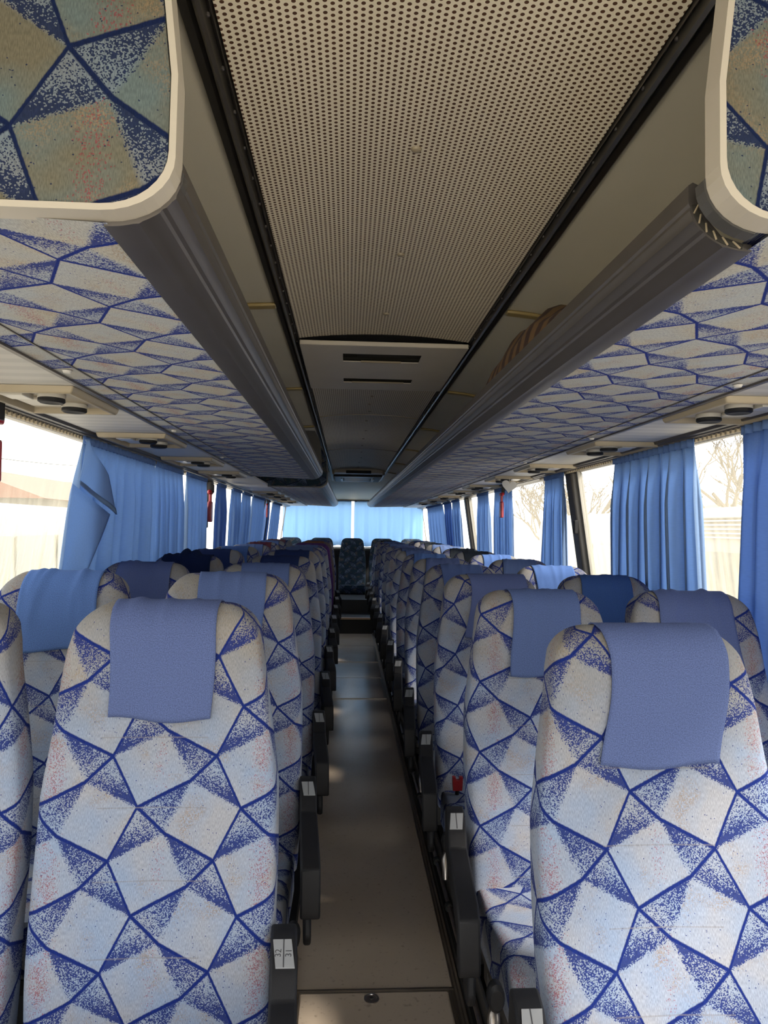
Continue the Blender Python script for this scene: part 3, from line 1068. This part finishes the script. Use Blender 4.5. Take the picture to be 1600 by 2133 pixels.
curtain(1, (1.55, 2.14), (1.50, 2.20), 6, .034, 'right foremost curtain cut by the picture edge', 'curtain_dark', seed=21)
curtain(1, (2.44, 3.19), (2.36, 3.19), 8, .058, 'right wide blue curtain with deep folds, second from the front', seed=22)
curtain(1, (3.96, 4.34), (3.88, 4.42), 5, .036, 'right narrow blue curtain past the dark pillar', seed=23)
curtain(1, (5.22, 5.85), (5.12, 5.85), 6, .036, 'right blue curtain with a red hammer on it', seed=24)
curtain(1, (6.12, 6.66), (6.05, 6.72), 6, .034, 'right blue curtain with puffed edge, fifth from the front', seed=25)
curtain(1, (7.76, 8.30), (7.68, 8.30), 6, .034, 'right blue curtain, third from the rear', seed=26)
curtain(1, (8.42, 9.06), (8.42, 9.02), 6, .034, 'right blue curtain, second from the rear', 'curtain_dark', seed=27)
curtain(1, (9.25, 11.0), (9.2, 11.0), 10, .032, 'right rearmost side curtain next to the rear window', seed=28)

def rear_curtain(x0, x1, label, seed):
    m_ = MB()
    rnd = random.Random(seed)
    ph = rnd.uniform(0, 6)
    def f(u, v):
        z = 1.955 + (1.172 - 1.955) * v
        x = x0 + (x1 - x0) * u
        w = math.sin(2 * PI * 9 * u + ph + .6 * v) + .6 * math.sin(2 * PI * 4.3 * u + 2 * ph) + .4 * math.sin(2 * PI * 15 * u)
        return (x, 12.22 + .013 * w * (.4 + .6 * v), z + .012 * math.sin(2 * PI * 4 * u) * v)
    m_.grid(f, 110, 8, lambda u, v: (u * 1.4, v * .8))
    t = thing('curtain', label, 'curtain', (0, 0, 0), 'light blue curtains across the rear window')
    o = obj('drape', m_, M['curtain_rear'], t, smooth=True, sharp=180)
    o.modifiers.new('cloth', 'SOLIDIFY').thickness = .0015
    obj('heading_tape', MB().box(x0, x1, 12.222, 12.236, 1.945, 1.962), M['curtain'], t)
rear_curtain(-1.13, .065, 'light blue curtain drawn over the left half of the rear window', 31)
rear_curtain(.112, 1.33, 'light blue curtain drawn over the right half of the rear window', 32)

# ------------------------------------------------------------------ red emergency hammers
def hammer(loc, label, sc=1.0, tagged=True):
    t = thing('emergency_hammer', label, 'emergency hammer', loc)
    obj('handle', MB().box(-.012 * sc, .012 * sc, -.03 * sc, .03 * sc, -.17 * sc, -.045 * sc), M['red_dark'], t, bevel=.008 * sc)
    obj('neck', MB().tube([(0, 0, -.05 * sc), (0, 0, .0)], .010 * sc, 10), M['red_dark'], t, smooth=True)
    obj('head', MB().tube([(0, -.045 * sc, .005), (0, -.03 * sc, .012), (0, .03 * sc, .012), (0, .045 * sc, .005)], [.005 * sc, .014 * sc, .014 * sc, .005 * sc], 10), M['red'], t, smooth=True)
    obj('bracket', MB().box(.0, .02 * sc, -.02 * sc, .02 * sc, .01, .07), M['plastic'], t, bevel=.003)
    return t
hammer((-1.035, 5.30, 1.735), 'red emergency hammer hanging on the left window pillar', 1.25)
hammer((-1.02, 8.87, 1.76), 'small red emergency hammer at the far left curtain', .9)
hammer((1.195, 5.36, 1.76), 'slim red emergency hammer against the right curtain', 1.0)
hammer((-1.02, 2.055, 1.785), 'red emergency hammer cut by the left picture edge', 1.0)

# ------------------------------------------------------------------ seats
ZB, ZT, R_ = .44, 1.311, .052
LEAN = .19
def yf(z):
    return LEAN * (z - ZB) / (ZT - ZB) - .014 * math.exp(-((z - 1.19) / .085) ** 2) - .012 * math.exp(-((z - .66) / .12) ** 2)
def conc(z):
    return .016 * smoothstep(ZT - .12, ZT - .34, z)
WT = [(0, .180), (.05, .188), (.20, .209), (.36, .2315), (.50, .2345), (.72, .233), (.90, .226)]
def wbase(t):
    for (a, b), (c, d) in zip(WT, WT[1:]):
        if a <= t <= c:
            k = (t - a) / (c - a)
            return b + (d - b) * k
    return WT[-1][1]
def halfw(t):
    w = wbase(t)
    R = .075
    if t < R:
        return w - R + math.sqrt(max(0, R * R - (R - t) ** 2))
    return w
def thick(z):
    return .104 + .02 * smoothstep(1.1, .6, z)

def back_mesh():
    m_ = MB()
    N = 44
    zs = [ZB + (ZT - R_ - ZB) * k / 26 for k in range(27)]
    zs += [ZT - R_ + R_ * math.sin(PI / 2 * k / 9) for k in range(1, 10)]
    rings, uvr = [], []
    vlen = ZB
    prev = None
    for z in zs:
        t = ZT - z
        T = thick(z)
        hy = T / 2
        if t < R_:
            hy = math.sqrt(max(1e-6, R_ ** 2 - (R_ - t) ** 2))
        zc = min(z, ZT - R_)
        yc_ = yf(z) + T / 2
        w = halfw(t)
        ring, pts = [], []
        for k in range(N):
            a = -PI * 1.5 + 2 * PI * k / N      # start at rear centre, k = N/2 is front centre
            c, s_ = math.cos(a), math.sin(a)
            n = 6.0
            x = w * math.copysign(abs(c) ** (2 / n), c)
            y = hy * math.copysign(abs(s_) ** (2 / n), s_)
            fr = 1.0 if s_ < 0 else 0.0
            q = max(0.0, 1 - (x / (w * .93)) ** 2)
            y += fr * conc(z) * q
            # wing roll on the front edges
            pts.append(Vector((x, yc_ + y, z)))
        ring = [m_.vert(p) for p in pts]
        fc = pts[N // 2]
        if prev is not None:
            vlen += (fc - prev).length
        prev = fc
        # arc length from the front centre
        us = [0.0] * N
        acc = 0.0
        for k in range(N // 2 + 1, N):
            acc += (pts[k] - pts[k - 1]).length
            us[k] = acc
        acc = 0.0
        for k in range(N // 2 - 1, -1, -1):
            acc += (pts[k + 1] - pts[k]).length
            us[k] = -acc
        rings.append(ring)
        sgn = 1.0 if pts[N // 2 + 1].x > 0 else -1.0
        uvr.append([(sgn * u, vlen) for u in us])
    for j in range(len(rings) - 1):
        for k in range(N - 1):
            m_.face((rings[j][k], rings[j][k + 1], rings[j + 1][k + 1], rings[j + 1][k]),
                    (uvr[j][k], uvr[j][k + 1], uvr[j + 1][k + 1], uvr[j + 1][k]))
        k = N - 1
        e0 = (uvr[j][k][0] * 1.04, uvr[j][k][1])
        e1 = (uvr[j + 1][k][0] * 1.04, uvr[j + 1][k][1])
        m_.face((rings[j][k], rings[j][0], rings[j + 1][0], rings[j + 1][k]), (uvr[j][k], e0, e1, uvr[j + 1][k]))
    m_.face(rings[0][::-1])
    m_.face(rings[-1])
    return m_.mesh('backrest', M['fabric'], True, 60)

def shell_mesh():
    m_ = MB()
    def f(u, v):
        z = .50 + (1.18 - .50) * v
        w = halfw(ZT - z) * .86
        x = -w + 2 * w * u
        return (x, yf(z) + thick(z) + .006 + .004 * (1 - (2 * u - 1) ** 2), z)
    m_.grid(f, 8, 12)
    m_.grid(lambda u, v: (f(u, v)[0], f(u, v)[1] - .012, f(u, v)[2]), 8, 1)
    return m_.mesh('back_shell', M['shell'], True, 40)

def cushion_mesh():
    bm = bmesh.new()
    x0, x1 = -.222, .222
    prof = [(.03, .505), (-.10, .505), (-.26, .530), (-.385, .555), (-.425, .545), (-.435, .50), (-.425, .43), (-.40, .40), (.03, .37)]
    va = [bm.verts.new((x0, y, z)) for (y, z) in prof]
    vb = [bm.verts.new((x1, y, z)) for (y, z) in prof]
    n = len(prof)
    for i in range(n):
        j = (i + 1) % n
        bm.faces.new((va[i], va[j], vb[j], vb[i]))
    bm.faces.new(va[::-1])
    bm.faces.new(vb)
    bmesh.ops.recalc_face_normals(bm, faces=bm.faces)
    ed = [e for e in bm.edges if abs(e.verts[0].co.x - e.verts[1].co.x) < 1e-6]
    bmesh.ops.bevel(bm, geom=ed, offset=.032, segments=4, affect='EDGES', profile=.6)
    for v in bm.verts:      # gentle crown on the top
        if v.co.z > .47 and v.co.y < .0:
            v.co.z += .012 * (1 - (v.co.x / .222) ** 2)
    me = bpy.data.meshes.new('seat_cushion')
    ul = bm.loops.layers.uv.new('UVMap')
    # arc parameter along the profile from position
    for f in bm.faces:
        nrm = f.normal
        for l in f.loops:
            c = l.vert.co
            if abs(nrm.x) > .7:
                l[ul].uv = (math.copysign(.222 + (.53 - c.z), c.x), c.y)
            elif nrm.y < -.6:
                l[ul].uv = (c.x, -.43 - (.545 - c.z))
            else:
                l[ul].uv = (c.x, c.y)
    bm.to_mesh(me)
    bm.free()
    me.shade_smooth()
    me.set_sharp_from_angle(angle=math.radians(50))
    me.materials.append(M['fabric_plain'])
    return me

def cover_mesh(skew, wrinkle, width, length, seed, back=.07, knot=0.0, off=0.0):
    rnd = random.Random(seed)
    m_ = MB()
    nu, nv = 30, 44
    r = R_ + .004
    arc = PI * r
    total = back + arc + length
    wr = [(rnd.uniform(-.8, .8), rnd.uniform(-.35, .35), rnd.uniform(.05, .11), rnd.uniform(.5, 1.0)) for _ in range(5)]
    zc = ZT - R_
    def path(s):
        if s < back:
            z = zc - (back - s)
            return (yf(z) + thick(z) + .004, z, 1.0, 0.0)
        if s < back + arc:
            a = (s - back) / r
            yc_ = yf(zc + R_ * math.sin(a)) + thick(zc) / 2
            return (yc_ + r * math.cos(a), zc + r * math.sin(a), math.cos(a), math.sin(a))
        z = zc - (s - back - arc)
        return (yf(z) - .004, z, -1.0, 0.0)
    def f(u, v):
        s = total * v
        y, z, ny, nz = path(s)
        fl = max(0.0, s - back - arc)
        cx = skew * fl + off
        un = 2 * u - 1
        x = un * width / 2 * (1 + .05 * math.sin(3 * v + seed)) + cx + .004 * math.sin(9 * v + seed)
        w = 0.0
        for (a, b, c, d) in wr:
            dd = (un - a - b * (v - .5) * 2) / c
            w += d * math.exp(-dd * dd) * smoothstep(1.0, .35, v)
        w *= wrinkle
        zz = z
        t = max(0.0, ZT - z)
        if ny < -.5:
            q = max(0.0, 1 - (x / (halfw(t) * .93)) ** 2)
            y += conc(z) * q
            edge = smoothstep(.8, 1.0, v)
            w += .003 * edge * (1 + math.sin(4 * un + seed)) + .0035 * edge
            zz -= .006 * math.sin(2.5 * un + seed) * edge
            w += .002 * abs(un) ** 3
        w += knot * math.exp(-((un - .05) / .35) ** 2) * math.exp(-((s - back - arc * .5) / .05) ** 2) * (1 + .4 * math.sin(14 * un + 9 * v))
        return (x, y + ny * w, zz + nz * w)
    m_.grid(f, nu, nv, lambda u, v: (u * width, v * total))
    return m_.mesh('headrest_cover', None, True, 180, recalc=False)

def arm_meshes(a):
    """aisle-side armrest, plates and panel; a = +1 when the aisle is on the +x side"""
    d = {}
    def shear(m_):
        m_.v = [(x + a * .075 * (-y), y, z) for (x, y, z) in m_.v]
        return m_
    dx_ = .024 if a < 0 else 0.0
    xi, xo = a * (.234 + dx_), a * (.283 + dx_)
    xa, xb = min(xi, xo), max(xi, xo)
    poly = [(.06, .600), (.045, .722), (.030, .728), (-.012, .727), (-.070, .703), (-.082, .694), (-.105, .672), (-.350, .664), (-.392, .648), (-.415, .560), (-.410, .535), (-.375, .540), (-.345, .600), (-.05, .606)]
    d['arm'] = shear(MB().prism(poly, xa, xb, 'x')).mesh('armrest', M['plastic'], True, 30)
    # number plate on the sloping rear facet
    p = MB()
    xm = (xi + xo) / 2
    A, B = (-.016, .7253 + .0022), (-.066, .7047 + .0022)
    o_, i_ = (.0155, .0155)
    q = [p.vert((xm - .020 + (.006 if a < 0 else 0), A[0], A[1])), p.vert((xm + .020 - (.006 if a > 0 else 0), A[0], A[1])),
         p.vert((xm + .020 - (.006 if a < 0 else 0), B[0], B[1])), p.vert((xm - .020 + (.006 if a > 0 else 0), B[0], B[1]))]
    q2 = [p.vert((v[0], v[1], v[2] - .003)) for v in [p.v[i] for i in q]]
    p.face(q)
    p.face(q2[::-1])
    for i in range(4):
        j = (i + 1) % 4
        p.face((q[i], q2[i], q2[j], q[j]))
    d['plate'] = shear(p).mesh('number_plate', M['plate'])
    ln = MB()
    ln.prism([(xm - .0009, 0), (xm + .0009, 0), (xm + .0009, .0006), (xm - .0009, .0006)], A[0], B[0])
    ln.v = [(x, y, z + A[1] + (B[1] - A[1]) * (y - A[0]) / (B[0] - A[0])) for (x, y, z) in ln.v]
    d['divider'] = shear(ln).mesh('plate_divider', M['ink'])
    # side panel
    xo2, xi2 = a * (.262 + dx_), a * (.243 + dx_)
    x2a, x2b = min(xo2, xi2), max(xo2, xi2)
    pan = [(.09, .66), (-.05, .612), (-.34, .604), (-.372, .555), (-.395, .53), (-.405, .49), (-.39, .462), (-.34, .452), (-.20, .475), (.02, .52), (.09, .57)]
    d['panel'] = shear(MB().prism(pan, x2a, x2b, 'x')).mesh('side_panel', M['plastic'], True, 30)
    # knob and recliner hinge, on the front end beside the cushion
    kx = a * (.250 + dx_ * .5)
    k = MB().lathe([(.020, -.004), (.024, -.010), (.024, -.030), (.018, -.036)], (kx, -.415, .515), 'y', 18, .75, 1.25)
    d['knob'] = k.mesh('recliner_knob', M['plastic'], True, 40)
    l = MB().tube([(kx - a * .008, -.39, .47), (kx, -.42, .45), (kx + a * .004, -.44, .40)], [.010, .014, .009], 10)
    d['lever'] = l.mesh('hinge_bracket', M['steel'], True, 50)
    return d

def frame_mesh(a):
    m_ = MB()
    m_.box(-.205, .205, -.36, .05, .335, .372)
    m_.box(-.20, .20, -.05, -.01, .28, .336)
    return m_.mesh('seat_frame', M['steel_dark'])
def leg_mesh():
    m_ = MB()
    m_.prism([(-.30, .05), (-.30, .085), (-.10, .12), (-.08, .335), (.02, .335), (.04, .12), (.12, .085), (.12, .05)], -.02, .02, 'x')
    return m_.mesh('leg', M['steel_dark'])
def buckle_mesh():
    m_ = MB()
    m_.prism([(-.017, 0), (.017, 0), (.019, .030), (.019, .050), (.008, .050), (.006, .038), (-.006, .038), (-.008, .050), (-.019, .050), (-.019, .030)], -.009, .009)
    return m_.mesh('belt_buckle', M['red'])
def stalk_mesh():
    return MB().tube([(0, .015, -.09), (0, .01, -.03), (0, 0, .004)], .008, 8).mesh('belt_stalk', M['plastic'], True)

SM = {'back': back_mesh(), 'shell': shell_mesh(), 'cushion': cushion_mesh(), 'leg': leg_mesh(), 'frame': frame_mesh(1),
      'buckle': buckle_mesh(), 'stalk': stalk_mesh(), 1: arm_meshes(1), -1: arm_meshes(-1)}
COVERS = [
    cover_mesh(.02, .0035, .205, .162, 1),
    cover_mesh(-.14, .0016, .236, .195, 2, off=.028),
    cover_mesh(-.03, .003, .215, .190, 3, off=.012),
    cover_mesh(.05, .006, .235, .165, 4),
    cover_mesh(.0, .004, .205, .155, 5),
    cover_mesh(-.05, .008, .25, .175, 6, knot=.030),
]
for cm in COVERS:
    cm.materials.append(M['cover_periwinkle'])

def setmat(o, mat):
    o.material_slots[0].link = 'OBJECT'
    o.material_slots[0].material = mat

def plate_text(txt, x, a, parent):
    cu = bpy.data.curves.new('seat_number', 'FONT')
    cu.body = txt
    cu.size = .016
    cu.extrude = .0002
    cu.align_x = 'CENTER'
    cu.align_y = 'CENTER'
    cu.materials.append(M['ink'])
    tmp = bpy.data.objects.new('seat_number', cu)
    me = bpy.data.meshes.new_from_object(tmp)
    bpy.data.objects.remove(tmp)
    o = bpy.data.objects.new('seat_number', me)
    COL.objects.link(o)
    o.parent = parent
    o.location = (x, -.041, .7172)
    tilt = math.atan2(.0206, .050)
    o.rotation_euler = (Matrix.Rotation(tilt, 4, 'X') @ Matrix.Rotation(PI / 2 * (1 if a > 0 else -1), 4, 'Z')).to_euler()
    return o

def seat(x, yb, side, aisle, label, cover, var, lean=0.0, fab=None, numbers=None, buckle=False, zoff=0.0, weave=None, group='patterned blue coach seats'):
    """side -1 left / +1 right of the aisle"""
    t = thing('coach_seat', label, 'coach seat', (x, yb, zoff), group)
    a = -side            # direction of the aisle
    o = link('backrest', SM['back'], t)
    rnd = random.Random(int(x * 1000) + int(yb * 1000))
    o['weave'] = weave or (rnd.uniform(0, .2), rnd.uniform(0, .2), rnd.uniform(-.06, .06))
    if fab:
        setmat(o, M[fab])
    tilt = [o, link('back_shell', SM['shell'], t)]
    c = link('seat_cushion', SM['cushion'], t)
    c['weave'] = (rnd.uniform(0, .2), rnd.uniform(0, .2), 0.0)
    if fab:
        setmat(c, M[fab])
    if cover:
        cv = link('headrest_cover', COVERS[var], t)
        setmat(cv, M['cover_' + cover] if 'cover_' + cover in M else M[cover])
        sd = cv.modifiers.new('cloth', 'SOLIDIFY')
        sd.thickness = .0022
        sd.offset = 1
        tilt.append(cv)
    for q in tilt:
        q.rotation_euler.x = lean
        q.location = (0, .46 * math.sin(lean), .46 - .46 * math.cos(lean))
    link('seat_frame', SM['frame'], t)
    lg = link('leg', SM['leg'], t, (a * .13, 0, 0))
    if aisle:
        A = SM[a]
        ar = link('armrest', A['arm'], t, bevel=.005)
        pl = link('number_plate', A['plate'], ar)
        link('plate_divider', A['divider'], ar)
        if numbers:
            # outer figure nearest the window first
            xm = a * (.2615 + (.024 if a < 0 else 0))
            for txt, dx in zip(numbers, (-a * .0095, a * .0095)):
                plate_text(txt, xm + dx, a, ar)
        link('side_panel', A['panel'], t, bevel=.006)
        link('recliner_knob', A['knob'], t)
        link('hinge_bracket', A['lever'], t)
    if buckle:
        b = link('belt_buckle', SM['buckle'], t, (a * .165, -.03, .525))
        link('belt_stalk', SM['stalk'], b)
    return t

S = .72
NAMES = {k: v[1] for k, v in CC.items()}
NAMES.update(maroon='maroon patterned', pink='faded pink', orange='rust orange')
# right side, aisle column
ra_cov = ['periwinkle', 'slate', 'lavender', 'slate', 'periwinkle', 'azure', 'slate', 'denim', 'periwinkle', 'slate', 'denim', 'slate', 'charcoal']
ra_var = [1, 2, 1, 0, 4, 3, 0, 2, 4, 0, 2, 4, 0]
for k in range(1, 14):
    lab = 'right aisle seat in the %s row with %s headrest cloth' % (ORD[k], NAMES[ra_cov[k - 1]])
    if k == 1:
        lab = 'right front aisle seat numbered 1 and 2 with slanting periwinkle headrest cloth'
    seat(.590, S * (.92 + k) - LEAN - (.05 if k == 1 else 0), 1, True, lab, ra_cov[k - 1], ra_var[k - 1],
         numbers=('1', '2') if k == 1 else None, buckle=k in (3, 6), group='seats along the right of the aisle',
         weave=(.058, -1.030, .0) if k == 1 else None)
# right side, window column
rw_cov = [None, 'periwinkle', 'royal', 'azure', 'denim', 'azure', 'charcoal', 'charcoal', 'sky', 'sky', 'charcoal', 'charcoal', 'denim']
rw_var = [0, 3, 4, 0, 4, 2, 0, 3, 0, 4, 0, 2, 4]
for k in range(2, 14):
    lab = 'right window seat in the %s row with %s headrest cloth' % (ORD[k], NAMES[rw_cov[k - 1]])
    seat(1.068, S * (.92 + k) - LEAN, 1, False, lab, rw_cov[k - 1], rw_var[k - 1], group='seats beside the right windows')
# left side
LR = [1.33 + .80 * k for k in range(11)]
LT = [.10, .19, .12, .12, .16, .14, .10, .12, .12, .12, .12]
la_cov = ['periwinkle', 'slate', 'slate', 'ink', 'ink', 'denim', 'denim', None, 'orange', 'denim']
la_var = [0, 2, 2, 4, 3, 0, 4, 0, 0, 2]
for k in range(1, 11):
    cv = la_cov[k - 1]
    lab = 'left aisle seat in the %s row with %s headrest cloth' % (ORD[k], NAMES.get(cv, ''))
    fab = None
    if k == 1:
        lab = 'left front aisle seat numbered 31 and 32 with wrinkled periwinkle headrest cloth'
    if k == 8:
        lab, fab = 'left aisle seat covered in purple fabric far back', 'fabric_purple'
    if k == 9:
        lab, fab = 'left aisle seat in grey brown fabric with rust headrest cloth', 'fabric_brown'
    seat(-.365, LR[k - 1], -1, True, lab, cv, la_var[k - 1], LT[k - 1], fab, numbers=('32', '31') if k == 1 else None,
         buckle=k == 3, zoff=.008 if k < 3 else 0.0, group='seats along the left of the aisle',
         weave=(.039, -.938, 0.0) if k == 1 else None)
lw_cov = ['periwinkle', 'azure', 'periwinkle', 'navy', 'ink', 'azure', 'denim', 'maroon', 'sky', 'pink']
lw_var = [2, 3, 3, 5, 0, 4, 2, 0, 4, 0]
for k in range(1, 11):
    cv = lw_cov[k - 1]
    lab = 'left window seat in the %s row with %s headrest cloth' % (ORD[k], NAMES[cv])
    if k == 4:
        lab = 'left window seat in the fourth row with bunched dark navy cloth'
    seat(-.865, LR[k - 1], -1, False, lab, cv, lw_var[k - 1], LT[k - 1], zoff=.008 if k < 3 else 0.0, group='seats beside the left windows')
# rear bench: five seats with shade put into their cloth colour
for x, lab in ((-.98, 'dark rear bench seat in the left corner'), (-.44, 'dark rear bench seat left of the centre seat'),
               (.09, 'dark centre seat of the rear bench facing the aisle'), (.61, 'dark rear bench seat right of the centre seat'),
               (1.12, 'dark rear bench seat in the right corner')):
    t = seat(x, 11.83, 1 if x > .1 else -1, False, lab, None, 0, 0.0, 'fabric_shaded', group='dark seats of the rear bench')

# ------------------------------------------------------------------ floor hatches, heating pipe
def floor_hatch(y0, y1, label, lock):
    t = thing('floor_hatch', label, 'floor hatch', (XC - .03, (y0 + y1) / 2, 0))
    l = (y1 - y0) / 2
    obj('hatch_lid', MB().box(-.225, .245, -l, l, .0, .004), M['floor'], t)
    fr = MB()
    for (a, b) in ((-.248, -.228), (.248, .268)):
        for q in range(3):
            w = (b - a) / 3
            fr.box(a + q * w + .001, a + (q + 1) * w - .001, -l, l, .0, .005 + .0015 * (q % 2))
    for (a, b) in ((-l - .022, -l - .002), (l + .002, l + .022)):
        for q in range(3):
            w = (b - a) / 3
            fr.box(-.248, .268, a + q * w + .001, a + (q + 1) * w - .001, .0, .005 + .0015 * (q % 2))
    obj('hatch_frame', fr, M['trim'], t)
    if lock:
        k = obj('lock_ring', MB().lathe([(.024, .004), (.024, .0065), (.017, .0075), (.016, .0055), (.008, .0055)], (0, l - .028, 0), n=28), M['steel'], t, smooth=True)
        obj('lock_core', MB().lathe([(.006, .005), (.006, .0085), (.003, .0085)], (0, l - .028, 0), n=12), M['alu'], k, smooth=True)
floor_hatch(1.10, 2.27, 'nearest floor hatch with round lock in the aisle', True)
floor_hatch(6.14, 6.95, 'second floor hatch in the aisle with thin metal frame', False)
floor_hatch(7.80, 8.80, 'third floor hatch in the aisle near the rear steps', False)

t = thing('heating_pipe', 'worn metal heating pipe clipped along the right aisle edge', 'pipe', (.405, 0, .075))
pp = [(.0, y, .003 * math.sin(y * 3)) for y in [Y0 + .2 * k for k in range(50)]]
obj('pipe', MB().tube(pp, .0085, 10), M['steel'], t, smooth=True)
for k, y in enumerate([1.2 + .36 * q for q in range(22)]):
    obj('pipe_clip', MB().lathe([(.014, -.014), (.016, -.010), (.016, .010), (.014, .014)], (0, y, 0), 'y', 12), M['rubber'], t, smooth=True)
obj('backing_strip', MB().box(.012, .022, Y0, 9.8, -.026, .06), M['plastic_grey'], t, bevel=.003)

# ------------------------------------------------------------------ outside
struct('ground', MB().box(-60, 60, -60, 70, -1.36, -1.26), M['ground'], 'pale yard outside the coach', 'ground')
def parked_bus(x, y0, y1, side, label, stripes=False):
    t = thing('parked_coach', label, 'coach', (x, (y0 + y1) / 2, -1.26))
    l = (y1 - y0) / 2
    obj('body', MB().prism([(-1.2, .35), (1.2, .35), (1.22, 1.4), (1.15, 2.9), (.95, 3.05), (-.95, 3.05), (-1.15, 2.9), (-1.22, 1.4)], -l, l), M['bus_out'], t, bevel=.05)
    n = int(2 * l / 1.5)
    for k in range(n):
        a = -l + .3 + k * 1.5
        obj('window', MB().box(-side * 1.205 - .012, -side * 1.205 + .012, a, a + 1.3, 1.65, 2.55), M['bus_glass'], t)
    if stripes:
        for k in range(6):
            obj('roof_rib', MB().box(-side * 1.15 - .05, -side * 1.15 + .03, -l + .2, -l + 4.5, 2.70 + .045 * k, 2.715 + .045 * k), M['outer'], t)
    for a in (-l * .6, l * .55):
        obj('wheel', MB().lathe([(.46, -.13), (.5, -.10), (.5, .10), (.46, .13)], (-side * 1.08, a, .5), 'x', 24), M['rubber'], t, smooth=True)
parked_bus(-6.2, 6.0, 17.0, -1, 'cream parked coach seen through the left window')
parked_bus(5.2, 3.5, 14.5, 1, 'cream parked coach with ribbed roof beyond the right windows', True)
def house(x0, x1, y0, y1, h, label):
    t = thing('house', label, 'house', ((x0 + x1) / 2, (y0 + y1) / 2, -1.26))
    w, l = (x1 - x0) / 2, (y1 - y0) / 2
    obj('wall', MB().box(-w, w, -l, l, 0, h), M['render'], t)
    obj('roof', MB().prism([(-w - .3, h), (w + .3, h), (0, h + .8)], -l - .3, l + .3), M['roof_tile'], t)
    for k in range(3):
        yy = -l + (k + .5) * 2 * l / 3
        obj('window', MB().box((w if x0 < 0 else -w) - .03, (w if x0 < 0 else -w) + .03, yy - .4, yy + .4, h * .45, h * .8), M['bus_glass'], t)
house(-11.5, -7.6, 17.5, 25, 3.35, 'pale house with rust roof far beyond the left window')
house(-24, -18, 30, 42, 3.4, 'second pale house with rust roof further along the left')
house(15, 22, 22, 34, 3.4, 'low pale house with rust roof behind the right hand trees')
house(14, 21, 5, 14, 2.8, 'low pale shed behind the parked coach on the right')

def tree(x, y, h, seed, label):
    rnd = random.Random(seed)
    t = thing('bare_tree', label, 'tree', (x, y, -1.26), 'bare winter trees')
    tr, br = MB(), MB()
    tr.tube([(0, 0, 0), (.05, .03, h * .25), (-.03, .05, h * .45)], [.16, .13, .09], 8)
    def grow(p, d, ln, r, dep):
        q = p + d * ln * .5 + Vector((rnd.uniform(-.1, .1), rnd.uniform(-.1, .1), 0)) * ln
        e = p + d * ln
        br.tube([p, q, e], [r, r * .8, r * .6], 5, False)
        if dep <= 0:
            return
        for _ in range(3):
            nd = (d + Vector((rnd.uniform(-.8, .8), rnd.uniform(-.8, .8), rnd.uniform(-.15, .55)))).normalized()
            s_ = rnd.uniform(.45, 1.0)
            grow(p + (e - p) * s_, nd, ln * .68, r * .6, dep - 1)
    for k in range(5):
        a = 2 * PI * k / 5 + rnd.uniform(-.3, .3)
        grow(Vector((-.03 * k / 5, .05, h * (.22 + .05 * k))), Vector((math.cos(a) * .7, math.sin(a) * .7, .8)).normalized(), h * .26, .07, 4)
    obj('trunk', tr, M['bark'], t, smooth=True)
    obj('branches', br, M['bark'], t, smooth=True)
tree(7.5, 21.0, 6.0, 1, 'bare tree seen between the right curtains, the nearest one')
tree(9.6, 16.2, 6.5, 2, 'bare tree above the parked coach on the right')
tree(8.6, 29.0, 6.0, 3, 'bare tree further back on the right')
for k, (z, sag) in enumerate(((5.0, .5), (4.3, .4), (3.7, .3))):
    pts = [(-13 - .2 * k, 4 + 3.0 * q, z - 1.26 + sag * ((q - 5) / 5) ** 2) for q in range(11)]
    tag(obj('overhead_wire', MB().tube(pts, .018, 5), M['rubber'], smooth=True), 'thin overhead wire beyond the left window, %s from the top' % ORD[k + 1], 'wire', 'overhead wires')

# ------------------------------------------------------------------ light
wd = bpy.data.worlds.new('overcast')
SC.world = wd
wd.use_nodes = True
nt = NT(wd.node_tree)
bg = wd.node_tree.nodes['Background']
tc = nt.n('ShaderNodeTexCoord')
sx = nt.n('ShaderNodeSeparateXYZ')
nt.link(tc.outputs['Generated'], sx.inputs[0])
up = ramp(nt, E(nt, sx.outputs[2]), -.05, .6)
nt.link(mixrgb(nt, up, (1.0, .96, .88), (.82, .91, 1.0)), bg.inputs[0])
bg.inputs[1].default_value = 2.1
sd_ = bpy.data.lights.new('sun', 'SUN')
sd_.energy = 5.0
sd_.angle = math.radians(11)
sd_.color = (1.0, .92, .80)
so = bpy.data.objects.new('sun', sd_)
COL.objects.link(so)
so.rotation_euler = Vector((-.60, .36, -.72)).to_track_quat('-Z', 'Y').to_euler()
